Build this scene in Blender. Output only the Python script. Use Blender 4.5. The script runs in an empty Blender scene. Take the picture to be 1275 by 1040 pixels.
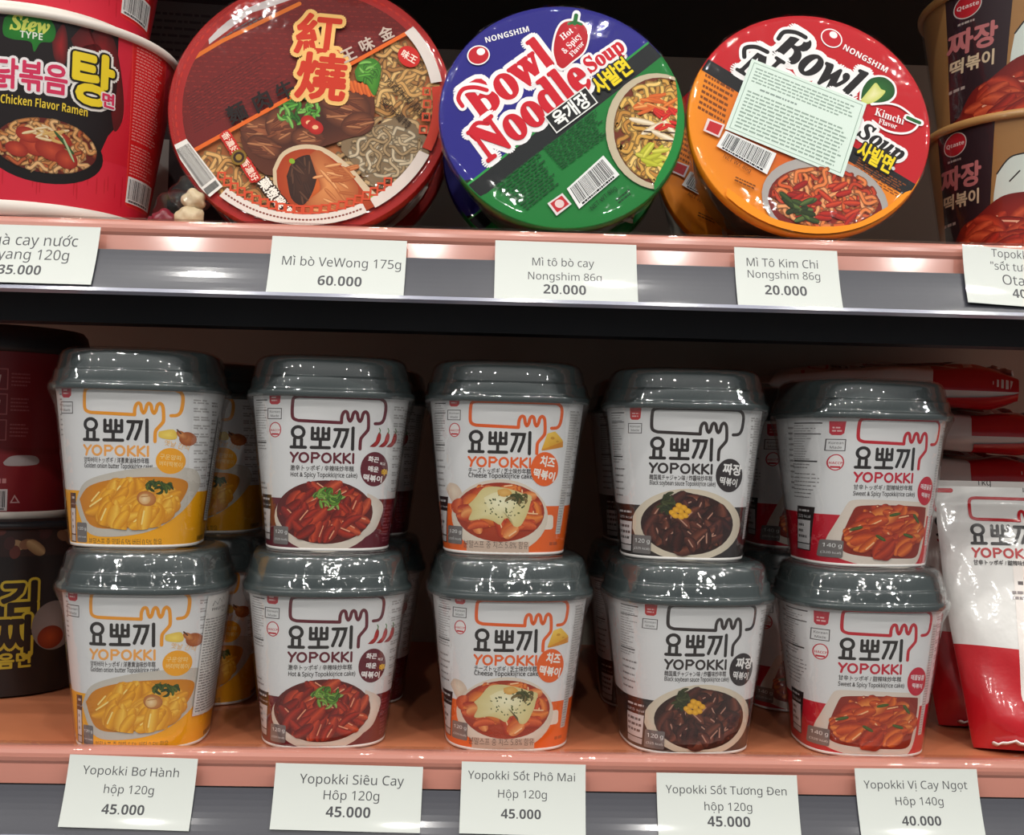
import bpy, bmesh, math, random
import numpy as np
from mathutils import Vector, Matrix
from mathutils.geometry import tessellate_polygon
sc = bpy.context.scene
COL = sc.collection

# ------------------------------------------------------------------ camera, world, lights, exposure
F_PX, CX, CY = 1416.0, 637.5, 520.0
ZC = 0.1631
PITCH = math.atan(32.0 / F_PX)
YAW = 0.0304
ROLL = 0.0238
fwd = Vector((math.sin(YAW) * math.cos(PITCH), math.cos(YAW) * math.cos(PITCH), math.sin(PITCH)))
rt0 = fwd.cross(Vector((0, 0, 1))).normalized()
up0 = rt0.cross(fwd).normalized()
rt = (rt0 * math.cos(ROLL) + up0 * math.sin(ROLL)).normalized()
up = rt.cross(fwd).normalized()
CAM = Vector((0.0, -0.6, ZC))
cam = bpy.data.cameras.new('camera')
cam.sensor_width = 36.0
cam.lens = F_PX / 1275.0 * 36.0
cam.clip_start = 0.01
cam_o = bpy.data.objects.new('camera', cam)
COL.objects.link(cam_o)
cam_o.matrix_world = Matrix(((rt.x, up.x, -fwd.x, CAM.x), (rt.y, up.y, -fwd.y, CAM.y), (rt.z, up.z, -fwd.z, CAM.z), (0, 0, 0, 1)))
sc.camera = cam_o

def at(px, py, Y):
    d = fwd * F_PX + rt * (px - CX) - up * (py - CY)
    t = (Y - CAM.y) / d.y
    return CAM + d * t

WORLD_FRONT = 0.2
world = bpy.data.worlds.new('store_ambient')
sc.world = world
world.use_nodes = True
bg = world.node_tree.nodes['Background']
# the bright store in front of the shelves, dimmer towards the ends of the aisle
wt = world.node_tree
wtc = wt.nodes.new('ShaderNodeTexCoord')
wsep = wt.nodes.new('ShaderNodeSeparateXYZ')
wmr = wt.nodes.new('ShaderNodeMapRange')
wmr.inputs['From Min'].default_value = 0.25
wmr.inputs['From Max'].default_value = -0.9
wmr.inputs['To Min'].default_value = 0.12
wmr.inputs['To Max'].default_value = WORLD_FRONT
wt.links.new(wtc.outputs['Generated'], wsep.inputs[0])
wt.links.new(wsep.outputs['Y'], wmr.inputs['Value'])
wt.links.new(wmr.outputs['Result'], bg.inputs[1])
bg.inputs[0].default_value = (0.93, 0.97, 1.0, 1)
sc.view_settings.view_transform = 'Standard'
sc.view_settings.look = 'None'
sc.view_settings.gamma = 1.0
sc.view_settings.use_curve_mapping = False
sc.view_settings.exposure = 0.0

def ceiling_lamp(x, y, z, power, size):
    l = bpy.data.lights.new('ceiling_spot', 'AREA')
    l.shape = 'DISK'
    l.size = size
    l.energy = power
    l.color = (1.0, 0.97, 0.92)
    o = bpy.data.objects.new('ceiling_spot', l)
    COL.objects.link(o)
    o.location = (x, y, z)
    d = Vector((x * 0.35, 0.0, 0.1)) - Vector((x, y, z))
    o.rotation_euler = d.to_track_quat('-Z', 'Y').to_euler()
for k in range(-3, 4):
    ceiling_lamp(0.317 + 0.98 * k, -1.2, 2.07, 7.2, 0.07)
for k in range(-5, 6):
    ceiling_lamp(0.1 + 0.34 * k, -0.85, 2.1, 1.8, 0.05)
for k in range(-3, 4):
    ceiling_lamp(-0.2 + 0.9 * k, -3.2, 2.1, 9.4, 0.08)

# ------------------------------------------------------------------ helpers
MM = 0.001
def lin(c):
    return c / 12.92 if c <= 0.04045 else ((c + 0.055) / 1.055) ** 2.4
def srgb(c):
    return (lin(c[0] / 255.0), lin(c[1] / 255.0), lin(c[2] / 255.0), 1.0)

def material(name, col=None, rough=0.5, metal=0.0, coat=0.0, coat_rough=0.1, spec=0.5, var=0.06, bump=0.0, bump_scale=80.0, attr=False):
    m = bpy.data.materials.new(name)
    m.use_nodes = True
    nt = m.node_tree
    p = nt.nodes['Principled BSDF']
    tc = nt.nodes.new('ShaderNodeTexCoord')
    nz = nt.nodes.new('ShaderNodeTexNoise')
    nz.inputs['Scale'].default_value = bump_scale
    nz.inputs['Detail'].default_value = 4.0
    nt.links.new(tc.outputs['Object'], nz.inputs['Vector'])
    ramp = nt.nodes.new('ShaderNodeMapRange')
    ramp.inputs['To Min'].default_value = 1.0 - var
    ramp.inputs['To Max'].default_value = 1.0 + var
    nt.links.new(nz.outputs['Fac'], ramp.inputs['Value'])
    mix = nt.nodes.new('ShaderNodeVectorMath')
    mix.operation = 'SCALE'
    if attr:
        a = nt.nodes.new('ShaderNodeAttribute')
        a.attribute_name = 'Col'
        nt.links.new(a.outputs['Color'], mix.inputs[0])
    else:
        mix.inputs[0].default_value = srgb(col)[:3]
    nt.links.new(ramp.outputs['Result'], mix.inputs['Scale'])
    nt.links.new(mix.outputs['Vector'], p.inputs['Base Color'])
    p.inputs['Roughness'].default_value = rough
    p.inputs['Metallic'].default_value = metal
    p.inputs['Specular IOR Level'].default_value = spec
    p.inputs['Coat Weight'].default_value = coat
    p.inputs['Coat Roughness'].default_value = coat_rough
    if bump:
        b = nt.nodes.new('ShaderNodeBump')
        b.inputs['Strength'].default_value = bump
        b.inputs['Distance'].default_value = 0.001
        nt.links.new(nz.outputs['Fac'], b.inputs['Height'])
        nt.links.new(b.outputs['Normal'], p.inputs['Normal'])
        if coat:
            nt.links.new(b.outputs['Normal'], p.inputs['Coat Normal'])
    return m

def film_material(name, base, edge, rough, bump, scale, tint=(1, 1, 1)):
    m = bpy.data.materials.new(name)
    m.use_nodes = True
    nt = m.node_tree
    nt.nodes.clear()
    out = nt.nodes.new('ShaderNodeOutputMaterial')
    tr = nt.nodes.new('ShaderNodeBsdfTransparent')
    tr.inputs['Color'].default_value = (tint[0], tint[1], tint[2], 1)
    gl = nt.nodes.new('ShaderNodeBsdfGlossy')
    gl.inputs['Roughness'].default_value = rough
    mx = nt.nodes.new('ShaderNodeMixShader')
    lw = nt.nodes.new('ShaderNodeLayerWeight')
    lw.inputs['Blend'].default_value = 0.25
    mr = nt.nodes.new('ShaderNodeMapRange')
    mr.inputs['To Min'].default_value = base
    mr.inputs['To Max'].default_value = edge
    nt.links.new(lw.outputs['Facing'], mr.inputs['Value'])
    nt.links.new(mr.outputs['Result'], mx.inputs['Fac'])
    nt.links.new(tr.outputs[0], mx.inputs[1])
    nt.links.new(gl.outputs[0], mx.inputs[2])
    nt.links.new(mx.outputs[0], out.inputs['Surface'])
    if bump:
        tc = nt.nodes.new('ShaderNodeTexCoord')
        nz = nt.nodes.new('ShaderNodeTexNoise')
        nz.inputs['Scale'].default_value = scale
        nz.inputs['Detail'].default_value = 3.0
        b = nt.nodes.new('ShaderNodeBump')
        b.inputs['Strength'].default_value = bump
        b.inputs['Distance'].default_value = 0.0015
        nt.links.new(tc.outputs['Object'], nz.inputs['Vector'])
        nt.links.new(nz.outputs['Fac'], b.inputs['Height'])
        nt.links.new(b.outputs['Normal'], gl.inputs['Normal'])
    return m

M_PRINT = material('printed_card', attr=True, rough=0.42, coat=0.15, coat_rough=0.2, var=0.02)
M_GLOSSPRINT = material('printed_foil', attr=True, rough=0.55, spec=0.2, coat=0.08, coat_rough=0.1, var=0.02, bump=0.12, bump_scale=60)
M_BAG = material('printed_pouch_film', attr=True, rough=0.33, coat=0.5, coat_rough=0.1, var=0.03, bump=1.0, bump_scale=38)
M_TAG = material('price_paper', attr=True, rough=0.5, coat=0.2, coat_rough=0.06, var=0.01)
M_LID = material('dark_grey_lid_plastic', (60, 69, 69), rough=0.38, coat=0.6, coat_rough=0.02, var=0.05, bump=0.1, bump_scale=50)
M_FILM = film_material('shrink_film', 0.07, 0.55, 0.05, 0.7, 60)
M_BOWLFILM = film_material('bowl_film', 0.018, 0.35, 0.05, 0.5, 45)
M_FOAM = material('white_foam', (235, 232, 228), rough=0.5, var=0.02)
M_DARKFOAM = material('dark_bowl_plastic', (40, 30, 32), rough=0.3, var=0.1)
M_SALMON = material('salmon_laminate', (197, 120, 84), rough=0.42, coat=0.15, var=0.1, bump_scale=25)
M_EDGE = material('salmon_edge_band', (204, 136, 119), rough=0.35, coat=0.3, var=0.05, bump_scale=20)
M_GREY = material('grey_rail_insert', (66, 66, 75), rough=0.35, coat=0.3, var=0.08, bump_scale=30)
M_BLACK = material('black_steel_beam', (26, 27, 32), rough=0.5, var=0.15)
M_RAIL = film_material('clear_rail_plastic', 0.03, 0.5, 0.015, 0.04, 14)
M_LIP = material('milky_rail_lip', (146, 148, 166), rough=0.2, coat=0.5, var=0.04)
M_WALL = material('back_panel_paint', (186, 180, 166), rough=0.7, var=0.08, bump_scale=15)

def new_mesh(name, verts, faces, mat, parent=None, cols=None, norms=None, smooth=True):
    me = bpy.data.meshes.new(name)
    me.from_pydata(verts, [], faces)
    if cols:
        ca = me.color_attributes.new('Col', 'FLOAT_COLOR', 'POINT')
        ca.data.foreach_set('color', [x for c in cols for x in c])
    me.materials.append(mat)
    if smooth:
        me.polygons.foreach_set('use_smooth', [True] * len(me.polygons))
    if norms:
        me.normals_split_custom_set_from_vertices(norms)
    me.update()
    o = bpy.data.objects.new(name, me)
    COL.objects.link(o)
    if parent:
        o.parent = parent
    return o

def empty(name, loc, rot=(0, 0, 0)):
    o = bpy.data.objects.new(name, None)
    o.empty_display_size = 0.02
    COL.objects.link(o)
    o.location = loc
    o.rotation_euler = rot
    return o

def tag(o, label, cat, group=None, kind=None):
    o['label'] = label
    o['category'] = cat
    if group:
        o['group'] = group
    if kind:
        o['kind'] = kind
    return o

def copy_thing(root, loc, rot, label, group=None):
    r = root.copy()
    COL.objects.link(r)
    r.location = loc
    r.rotation_euler = rot
    r['label'] = label
    if group:
        r['group'] = group
    for ch in list(root.children):
        c = ch.copy()
        COL.objects.link(c)
        c.parent = r
        for g in list(ch.children):
            d = g.copy()
            COL.objects.link(d)
            d.parent = c
    return r

def box_bm(bm, x0, x1, y0, y1, z0, z1, bev=0.0):
    r = bmesh.ops.create_cube(bm, size=1.0)
    for v in r['verts']:
        v.co = Vector(((x0 + x1) / 2 + v.co.x * (x1 - x0), (y0 + y1) / 2 + v.co.y * (y1 - y0), (z0 + z1) / 2 + v.co.z * (z1 - z0)))
    if bev:
        es = list({e for v in r['verts'] for e in v.link_edges})
        bmesh.ops.bevel(bm, geom=es, offset=bev, segments=2, affect='EDGES')

def bm_obj(name, bm, mat, parent=None, smooth=False):
    me = bpy.data.meshes.new(name)
    bm.to_mesh(me)
    bm.free()
    me.materials.append(mat)
    if smooth:
        me.polygons.foreach_set('use_smooth', [True] * len(me.polygons))
    o = bpy.data.objects.new(name, me)
    COL.objects.link(o)
    if parent:
        o.parent = parent
    return o

# ------------------------------------------------------------------ lettering: glyph outlines from the default font
GL = {}
UPS = {'sans': (0x1D5A0, 0x1D7E2), 'bold': (0x1D5D4, 0x1D7EC), 'serif': (0x1D400, 0x1D7CE), 'bi': (0x1D468, 0x1D7CE)}
ACC = {'ì': ('i', 'g'), 'ò': ('o', 'g'), 'à': ('a', 'g'), 'ô': ('o', 'c'), 'ê': ('e', 'c'), 'ố': ('o', 'ca'), 'ộ': ('o', 'cd'),
       'ị': ('i', 'd'), 'ọ': ('o', 'd'), 'ơ': ('o', 'h'), 'ư': ('u', 'h'), 'ớ': ('o', 'ha'), 'Đ': ('D', 'b')}
def styled(ch, st):
    u, d = UPS[st]
    if 'A' <= ch <= 'Z':
        return chr(u + ord(ch) - 65)
    if 'a' <= ch <= 'z':
        return chr(u + 26 + ord(ch) - 97)
    if '0' <= ch <= '9':
        return chr(d + ord(ch) - 48)
    return ch
def _txt(s):
    c = bpy.data.curves.new('lettering', 'FONT')
    c.body = s
    c.size = 1.0
    c.resolution_u = 3
    o = bpy.data.objects.new('lettering', c)
    COL.objects.link(o)
    dg = bpy.context.evaluated_depsgraph_get()
    me = bpy.data.meshes.new_from_object(o.evaluated_get(dg))
    vs = [(v.co.x, v.co.y) for v in me.vertices]
    me.calc_loop_triangles()
    tr = [tuple(t.vertices) for t in me.loop_triangles]
    bpy.data.objects.remove(o)
    bpy.data.curves.remove(c)
    bpy.data.meshes.remove(me)
    return vs, tr
I_MAX = max(v[0] for v in _txt(styled('I', 'sans'))[0])
def glyph(ch, st):
    key = (ch, st)
    if key not in GL:
        if ch == ' ':
            GL[key] = ([], [], 0.27)
        elif ch in '.,:!' :
            d = [(0.06, 0), (0.17, 0), (0.17, 0.11), (0.06, 0.11)]
            GL[key] = (d, [(0, 1, 2), (0, 2, 3)], 0.25)
        else:
            vs, tr = _txt(styled(ch, st))
            adv = max(v[0] for v in _txt(styled(ch, st) + styled('I', 'sans'))[0]) - I_MAX
            GL[key] = (vs, tr, adv)
    return GL[key]

def layout(s, st, bold=0.0, track=0.0):
    tris = []
    x = 0.0
    xm = 0.0
    for ch in s:
        base, acc = ACC.get(ch, (ch, ''))
        vs, tr, adv = glyph(base, st)
        for t in tr:
            tris.append([(vs[i][0] + x, vs[i][1]) for i in t])
        if acc and vs:
            x0 = min(v[0] for v in vs) + x
            x1 = max(v[0] for v in vs) + x
            top = 0.56 if base in 'oeau' else 0.60
            mid = (x0 + x1) / 2
            w = 0.035
            def seg(a, b, w=w):
                dx, dy = b[0] - a[0], b[1] - a[1]
                L = math.hypot(dx, dy) or 1
                nx, ny = -dy / L * w, dx / L * w
                q = [(a[0] + nx, a[1] + ny), (a[0] - nx, a[1] - ny), (b[0] - nx, b[1] - ny), (b[0] + nx, b[1] + ny)]
                tris.append([q[0], q[1], q[2]])
                tris.append([q[0], q[2], q[3]])
            if 'g' in acc:
                seg((mid - 0.13, top + 0.19), (mid + 0.02, top + 0.05))
            if 'c' in acc:
                seg((mid - 0.15, top + 0.05), (mid, top + 0.17))
                seg((mid, top + 0.17), (mid + 0.15, top + 0.05))
            if 'a' in acc:
                q = top + (0.12 if 'c' in acc else 0.04)
                seg((mid + 0.02, q), (mid + 0.16, q + 0.15))
            if 'd' in acc:
                seg((mid - 0.045, -0.17), (mid + 0.045, -0.17), 0.05)
            if 'h' in acc:
                seg((x1 - 0.08, 0.5), (x1 + 0.05, 0.56))
                seg((x1 + 0.05, 0.56), (x1 + 0.05, 0.66))
            if 'b' in acc:
                seg((x0 - 0.08, 0.36), (x0 + 0.25, 0.36))
        if vs:
            xm = max(xm, max(v[0] for v in vs) + x)
        x += adv + track
    if bold:
        out = []
        for k in range(9):
            dx, dy = (0.0, 0.0) if k == 8 else (1.25 * bold * math.cos(k * math.pi / 4), 1.25 * bold * math.sin(k * math.pi / 4))
            out += [[(p[0] + dx, p[1] + dy) for p in t] for t in tris]
        tris = out
    return tris, xm

# ------------------------------------------------------------------ printed artwork: coloured polygons laid on a surface
class Art:
    """Artwork in picture units (x right, y down); scaled to millimetres about an origin."""
    def __init__(s, ox=0, oy=0, kx=1.0, ky=None, seed=1, eps=0.004):
        s.t = []
        s.h = 0.02
        s.eps = eps
        s.step = 0.006
        s.ink = 1.12           # print density: above 1 the inks are deeper
        s.rng = random.Random(seed)
        s.clip = None
        s.frame(ox, oy, kx, ky)
    def frame(s, ox, oy, kx, ky=None):
        s.ox, s.oy, s.kx, s.ky = ox, oy, kx, (ky if ky else kx)
    def up(s):
        s.h += s.eps
    def _c(s, p):
        return ((p[0] - s.ox) * s.kx, (s.oy - p[1]) * s.ky)
    def tri(s, a, b, c, ca, cb, cc):
        P = [(s._c(a), ca), (s._c(b), cb), (s._c(c), cc)]
        if s.clip:
            cx, cy, rx, ry = s.clip
            C = s._c((cx, cy))
            R = (rx * s.kx, ry * s.ky)
            q = [math.hypot((p[0][0] - C[0]) / R[0], (p[0][1] - C[1]) / R[1]) for p in P]
            if min(q) > 1.35:
                return
            if max(q) > 1.0:
                poly = [(p[0][0], p[0][1], p[1]) for p in P]
                N = 64
                for i in range(N):
                    an = (i + 0.5) / N * 2 * math.pi
                    nx, ny = math.cos(an) / R[0], math.sin(an) / R[1]
                    def dist(p):
                        return (p[0] - C[0]) * nx + (p[1] - C[1]) * ny - math.cos(math.pi / N)
                    if all(dist(p) <= 0 for p in poly):
                        continue
                    new = []
                    for j in range(len(poly)):
                        A, B = poly[j], poly[(j + 1) % len(poly)]
                        dA, dB = dist(A), dist(B)
                        if dA <= 0:
                            new.append(A)
                        if (dA < 0) != (dB < 0) and dA != dB:
                            f = dA / (dA - dB)
                            new.append((A[0] + (B[0] - A[0]) * f, A[1] + (B[1] - A[1]) * f, tuple(A[2][k] + (B[2][k] - A[2][k]) * f for k in range(3))))
                    poly = new
                    if len(poly) < 3:
                        return
                for j in range(1, len(poly) - 1):
                    s.t.append((((poly[0][0], poly[0][1]), (poly[j][0], poly[j][1]), (poly[j + 1][0], poly[j + 1][1])), s.h, (poly[0][2], poly[j][2], poly[j + 1][2])))
                return
        s.t.append((tuple(p[0] for p in P), s.h, tuple(p[1] for p in P)))
    def poly(s, pts, col, cols=None):
        s.up()
        cs = cols or [col] * len(pts)
        if len(pts) == 3:
            idx = [(0, 1, 2)]
        else:
            idx = tessellate_polygon([[Vector((p[0], p[1], 0)) for p in pts]])
        for a, b, c in idx:
            s.tri(pts[a], pts[b], pts[c], cs[a], cs[b], cs[c])
    def rect(s, x0, y0, x1, y1, col):
        s.poly([(x0, y0), (x1, y0), (x1, y1), (x0, y1)], col)
    def rrect(s, x0, y0, x1, y1, r, col):
        pts = []
        for cx, cy, a0 in ((x1 - r, y0 + r, -90), (x1 - r, y1 - r, 0), (x0 + r, y1 - r, 90), (x0 + r, y0 + r, 180)):
            for k in range(5):
                a = math.radians(a0 + k * 22.5)
                pts.append((cx + r * math.cos(a), cy + r * math.sin(a)))
        s.poly(pts, col)
    def box(s, x0, y0, x1, y1, w, col):
        s.line([(x0, y0), (x1, y0), (x1, y1), (x0, y1), (x0, y0)], w, col)
    def ell(s, cx, cy, rx, ry, col, edge=None, rot=0.0, n=36):
        s.up()
        e = edge or col
        c, si = math.cos(rot), math.sin(rot)
        P = []
        for i in range(n):
            a = 2 * math.pi * i / n
            x, y = rx * math.cos(a), ry * math.sin(a)
            P.append((cx + x * c - y * si, cy + x * si + y * c))
        for i in range(n):
            s.tri((cx, cy), P[i], P[(i + 1) % n], col, e, e)
    def line(s, pts, w, col, joints=True, up=True):
        """a stroke: one mitred ribbon with round ends"""
        s.h += s.eps if up else max(s.eps * 0.4, 0.003)
        h = w / 2.0
        P = [pts[0]]
        for p in pts[1:]:
            if math.hypot(p[0] - P[-1][0], p[1] - P[-1][1]) > 1e-6:
                P.append(p)
        if len(P) < 2:
            return
        closed = len(P) > 3 and math.hypot(P[0][0] - P[-1][0], P[0][1] - P[-1][1]) < 1e-4
        def nrm(a, b):
            L = math.hypot(b[0] - a[0], b[1] - a[1])
            return (-(b[1] - a[1]) / L, (b[0] - a[0]) / L)
        N = [nrm(a, b) for a, b in zip(P, P[1:])]
        A, B, sharp = [], [], []
        for i, p in enumerate(P):
            n0 = N[i - 1] if i > 0 else (N[-1] if closed else N[0])
            n1 = N[i] if i < len(N) else (N[0] if closed else N[-1])
            mx, my = n0[0] + n1[0], n0[1] + n1[1]
            q = mx * mx + my * my
            if q < 0.8:
                sharp.append(i)
                k = 1.0 / max(math.sqrt(q), 0.4)
            else:
                k = 2.0 / q
            A.append((p[0] + mx * k * h, p[1] + my * k * h))
            B.append((p[0] - mx * k * h, p[1] - my * k * h))
        for i in range(len(P) - 1):
            s.tri(A[i], B[i], B[i + 1], col, col, col)
            s.tri(A[i], B[i + 1], A[i + 1], col, col, col)
        def disc(c, n=12):
            D = [(c[0] + h * math.cos(k * 2 * math.pi / n), c[1] + h * math.sin(k * 2 * math.pi / n)) for k in range(n)]
            for k in range(1, n - 1):
                s.tri(D[0], D[k], D[k + 1], col, col, col)
        if joints and not (closed and not sharp):
            s.h += 0.003
            for i in ({0, len(P) - 1} | set(sharp)) if not closed else set(sharp):
                disc(P[i])
    def curve(s, pts, w, col, n=5):
        out = []
        for i in range(len(pts) - 1):
            p0, p1, p2, p3 = pts[max(i - 1, 0)], pts[i], pts[i + 1], pts[min(i + 2, len(pts) - 1)]
            for k in range(n):
                t = k / n
                out.append(tuple(0.5 * (2 * p1[j] + (p2[j] - p0[j]) * t + (2 * p0[j] - 5 * p1[j] + 4 * p2[j] - p3[j]) * t * t + (3 * p1[j] - p0[j] - 3 * p2[j] + p3[j]) * t ** 3) for j in (0, 1)))
        out.append(pts[-1])
        if w:
            s.line(out, w, col)
        return out
    def blob(s, pts, col, edge=None):
        o = s.curve(list(pts) + [pts[0]], 0, None)[:-1]
        if edge is None:
            s.poly(o, col)
        else:
            s.up()
            cx = sum(p[0] for p in o) / len(o)
            cy = sum(p[1] for p in o) / len(o)
            for i in range(len(o)):
                s.tri((cx, cy), o[i], o[(i + 1) % len(o)], col, edge, edge)
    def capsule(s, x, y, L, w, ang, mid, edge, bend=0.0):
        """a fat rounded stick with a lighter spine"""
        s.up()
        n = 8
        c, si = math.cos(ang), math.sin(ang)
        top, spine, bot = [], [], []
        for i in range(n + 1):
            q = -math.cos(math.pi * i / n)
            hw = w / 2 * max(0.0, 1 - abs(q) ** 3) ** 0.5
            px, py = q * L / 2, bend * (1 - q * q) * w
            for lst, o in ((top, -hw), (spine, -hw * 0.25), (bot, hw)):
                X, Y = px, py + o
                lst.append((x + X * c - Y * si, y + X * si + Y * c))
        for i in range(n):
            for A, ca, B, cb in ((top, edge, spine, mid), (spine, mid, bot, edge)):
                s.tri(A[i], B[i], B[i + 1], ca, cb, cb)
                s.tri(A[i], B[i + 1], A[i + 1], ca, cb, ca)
    def text(s, string, x, y, w=None, size=None, col=(0, 0, 0), st='sans', align='c', rot=0.0, bold=0.0, out=0.0, outcol=None, shear=0.0, sx=1.0, track=0.0):
        """x, y: middle of the capitals; w: fit to this width"""
        tris, W = layout(string, st, bold, track)
        plain = layout(string, st, 0.0, track)[0] if out else None
        if not tris:
            return
        if w and not size:
            size = w / (W * sx)
        elif w:
            sx = w / (W * size)
        off = {'c': -W / 2, 'l': 0.0, 'r': -W}[align]
        c, si = math.cos(rot), math.sin(rot)
        def place(p, d=(0, 0)):
            gx, gy = (p[0] + off + shear * p[1]) * size * sx + d[0], -(p[1] - 0.36) * size + d[1]
            return (x + gx * c - gy * si, y + gx * si + gy * c)
        if out:
            s.up()
            for k in range(24):
                o_ = (out + 1.25 * bold * size) * (1.0 if k < 16 else 0.5)
                d = (o_ * math.cos(k * math.pi / 8), o_ * math.sin(k * math.pi / 8)) if k < 16 else (o_ * math.cos(k * math.pi / 4), o_ * math.sin(k * math.pi / 4))
                s.h += 0.003
                for t in plain:
                    s.tri(*[place(p, d) for p in t], outcol, outcol, outcol)
        s.up()
        m = len(tris) // 9 if bold else 0
        for i, t in enumerate(tris):
            if m and i % m == 0:
                s.h += 0.003
            s.tri(*[place(p) for p in t], col, col, col)
    def rows(s, x0, y0, x1, y1, n, col, rot_pts=None, fill=0.5, ragged=0.25, word=0.12):
        """lines of print too small to read: short dashes in a quad"""
        Q = rot_pts or [(x0, y0), (x1, y0), (x1, y1), (x0, y1)]
        def q(u, v):
            a = [Q[0][j] + (Q[1][j] - Q[0][j]) * u for j in (0, 1)]
            b = [Q[3][j] + (Q[2][j] - Q[3][j]) * u for j in (0, 1)]
            return (a[0] + (b[0] - a[0]) * v, a[1] + (b[1] - a[1]) * v)
        s.up()
        for i in range(n):
            v0, v1 = (i + 0.5 - fill / 2) / n, (i + 0.5 + fill / 2) / n
            u = 0.0
            end = 1.0 - s.rng.random() * ragged
            while u < end:
                l = word * (0.4 + s.rng.random())
                e = min(u + l, end)
                a, b, c, d = q(u, v0), q(e, v0), q(e, v1), q(u, v1)
                s.tri(a, b, c, col, col, col)
                s.tri(a, c, d, col, col, col)
                u = e + word * 0.22
    def barcode(s, Q, n=34, paper=(240, 240, 238), ink=(40, 38, 40), foot=0.16):
        s.poly(Q, paper)
        def q(u, v):
            a = [Q[0][j] + (Q[1][j] - Q[0][j]) * u for j in (0, 1)]
            b = [Q[3][j] + (Q[2][j] - Q[3][j]) * u for j in (0, 1)]
            return (a[0] + (b[0] - a[0]) * v, a[1] + (b[1] - a[1]) * v)
        s.up()
        u = 0.06
        while u < 0.93:
            l = s.rng.choice((0.008, 0.008, 0.016, 0.024)) * 34 / n
            a, b, c, d = q(u, 0.08), q(u + l, 0.08), q(u + l, 1 - foot), q(u, 1 - foot)
            s.tri(a, b, c, ink, ink, ink)
            s.tri(a, c, d, ink, ink, ink)
            u += l + s.rng.choice((0.008, 0.014, 0.02)) * 34 / n
        s.rows(0, 0, 0, 0, 1, ink, [q(0.1, 1 - foot * 0.85), q(0.9, 1 - foot * 0.85), q(0.9, 0.97), q(0.1, 0.97)], fill=0.8, word=0.06, ragged=0)

class Plane:
    us = None
    def pre(s, X, v):
        return X, v
    def pos(s, u, v, h):
        return (u * MM, -h * MM, v * MM), (0, -1, 0)

class Cone:
    """rounded-square (superellipse) tapering wall; art x is measured across the face seen from the front"""
    def __init__(s, ab, at_, z1, n=2.8, seg=160, shift=0.0):
        s.ab, s.at, s.z1, s.n, s.shift = ab, at_, z1, n, shift
        M = 1440
        P = []
        for i in range(M + 1):
            a = -1.5 * math.pi + 2 * math.pi * i / M      # start at the back, pass the front (-y) half-way
            c, d = math.cos(a), math.sin(a)
            P.append((math.copysign(abs(c) ** (2 / n), c), math.copysign(abs(d) ** (2 / n), d)))
        S = [0.0]
        for a, b in zip(P, P[1:]):
            S.append(S[-1] + math.hypot(b[0] - a[0], b[1] - a[1]))
        half = S[M // 2]
        S = [q - half for q in S]
        s.per = S[-1] - S[0]
        s.ds = s.per / seg
        s.seg = seg
        s.pts = []
        j = 0
        for k in range(seg + 1):
            q = min(max(-s.per / 2 + k * s.ds, S[0]), S[-1])
            while j < M - 1 and S[j + 1] < q:
                j += 1
            f = (q - S[j]) / max(S[j + 1] - S[j], 1e-12)
            x, y = P[j][0] + (P[j + 1][0] - P[j][0]) * f, P[j][1] + (P[j + 1][1] - P[j][1]) * f
            g = (math.copysign(abs(x) ** (n - 1), x), math.copysign(abs(y) ** (n - 1), y))
            L = math.hypot(*g)
            s.pts.append((x, y, g[0] / L, g[1] / L))
        s.front = [(p[0], -s.per / 2 + k * s.ds) for k, p in enumerate(s.pts) if p[1] < 0]
        s.us = s.ds
    def a(s, v):
        return s.ab + (s.at - s.ab) * v / s.z1
    def xinv(s, x):
        fr = s.front
        if x <= -0.97:
            s0 = s.xinv(-0.969)
            return s0 - (-0.97 - x) * 1.5
        if x >= 0.97:
            return s.xinv(0.969) + (x - 0.97) * 1.5
        lo, hi = 0, len(fr) - 1
        while hi - lo > 1:
            m = (lo + hi) // 2
            if fr[m][0] <= x:
                lo = m
            else:
                hi = m
        f = (x - fr[lo][0]) / (fr[hi][0] - fr[lo][0])
        return fr[lo][1] + (fr[hi][1] - fr[lo][1]) * f
    def pre(s, X, v):
        return s.xinv((X + s.shift) / s.a(v)), v
    def pos(s, u, v, h):
        q = (u + s.per / 2) / s.ds
        q = min(max(q, 0.0), s.seg - 1e-6)
        k = int(q)
        f = q - k
        A, B = s.pts[k], s.pts[k + 1]
        nx, ny = A[2] + (B[2] - A[2]) * f, A[3] + (B[3] - A[3]) * f
        a = s.a(v)
        return (((A[0] + (B[0] - A[0]) * f) * a + nx * h) * MM, ((A[1] + (B[1] - A[1]) * f) * a + ny * h) * MM, v * MM), (nx, ny, -(s.at - s.ab) / s.z1)
    def wall(s, v0, v1, h=0.0):
        vs, ns, fs = [], [], []
        for k in range(s.seg):
            for v in (v0, v1):
                p, n = s.pos(-s.per / 2 + k * s.ds, v, h)
                vs.append(p)
                ns.append(n)
        for k in range(s.seg):
            a, b = 2 * k, 2 * ((k + 1) % s.seg)
            fs.append((a, b, b + 1, a + 1))
        return vs, fs, ns

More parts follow.
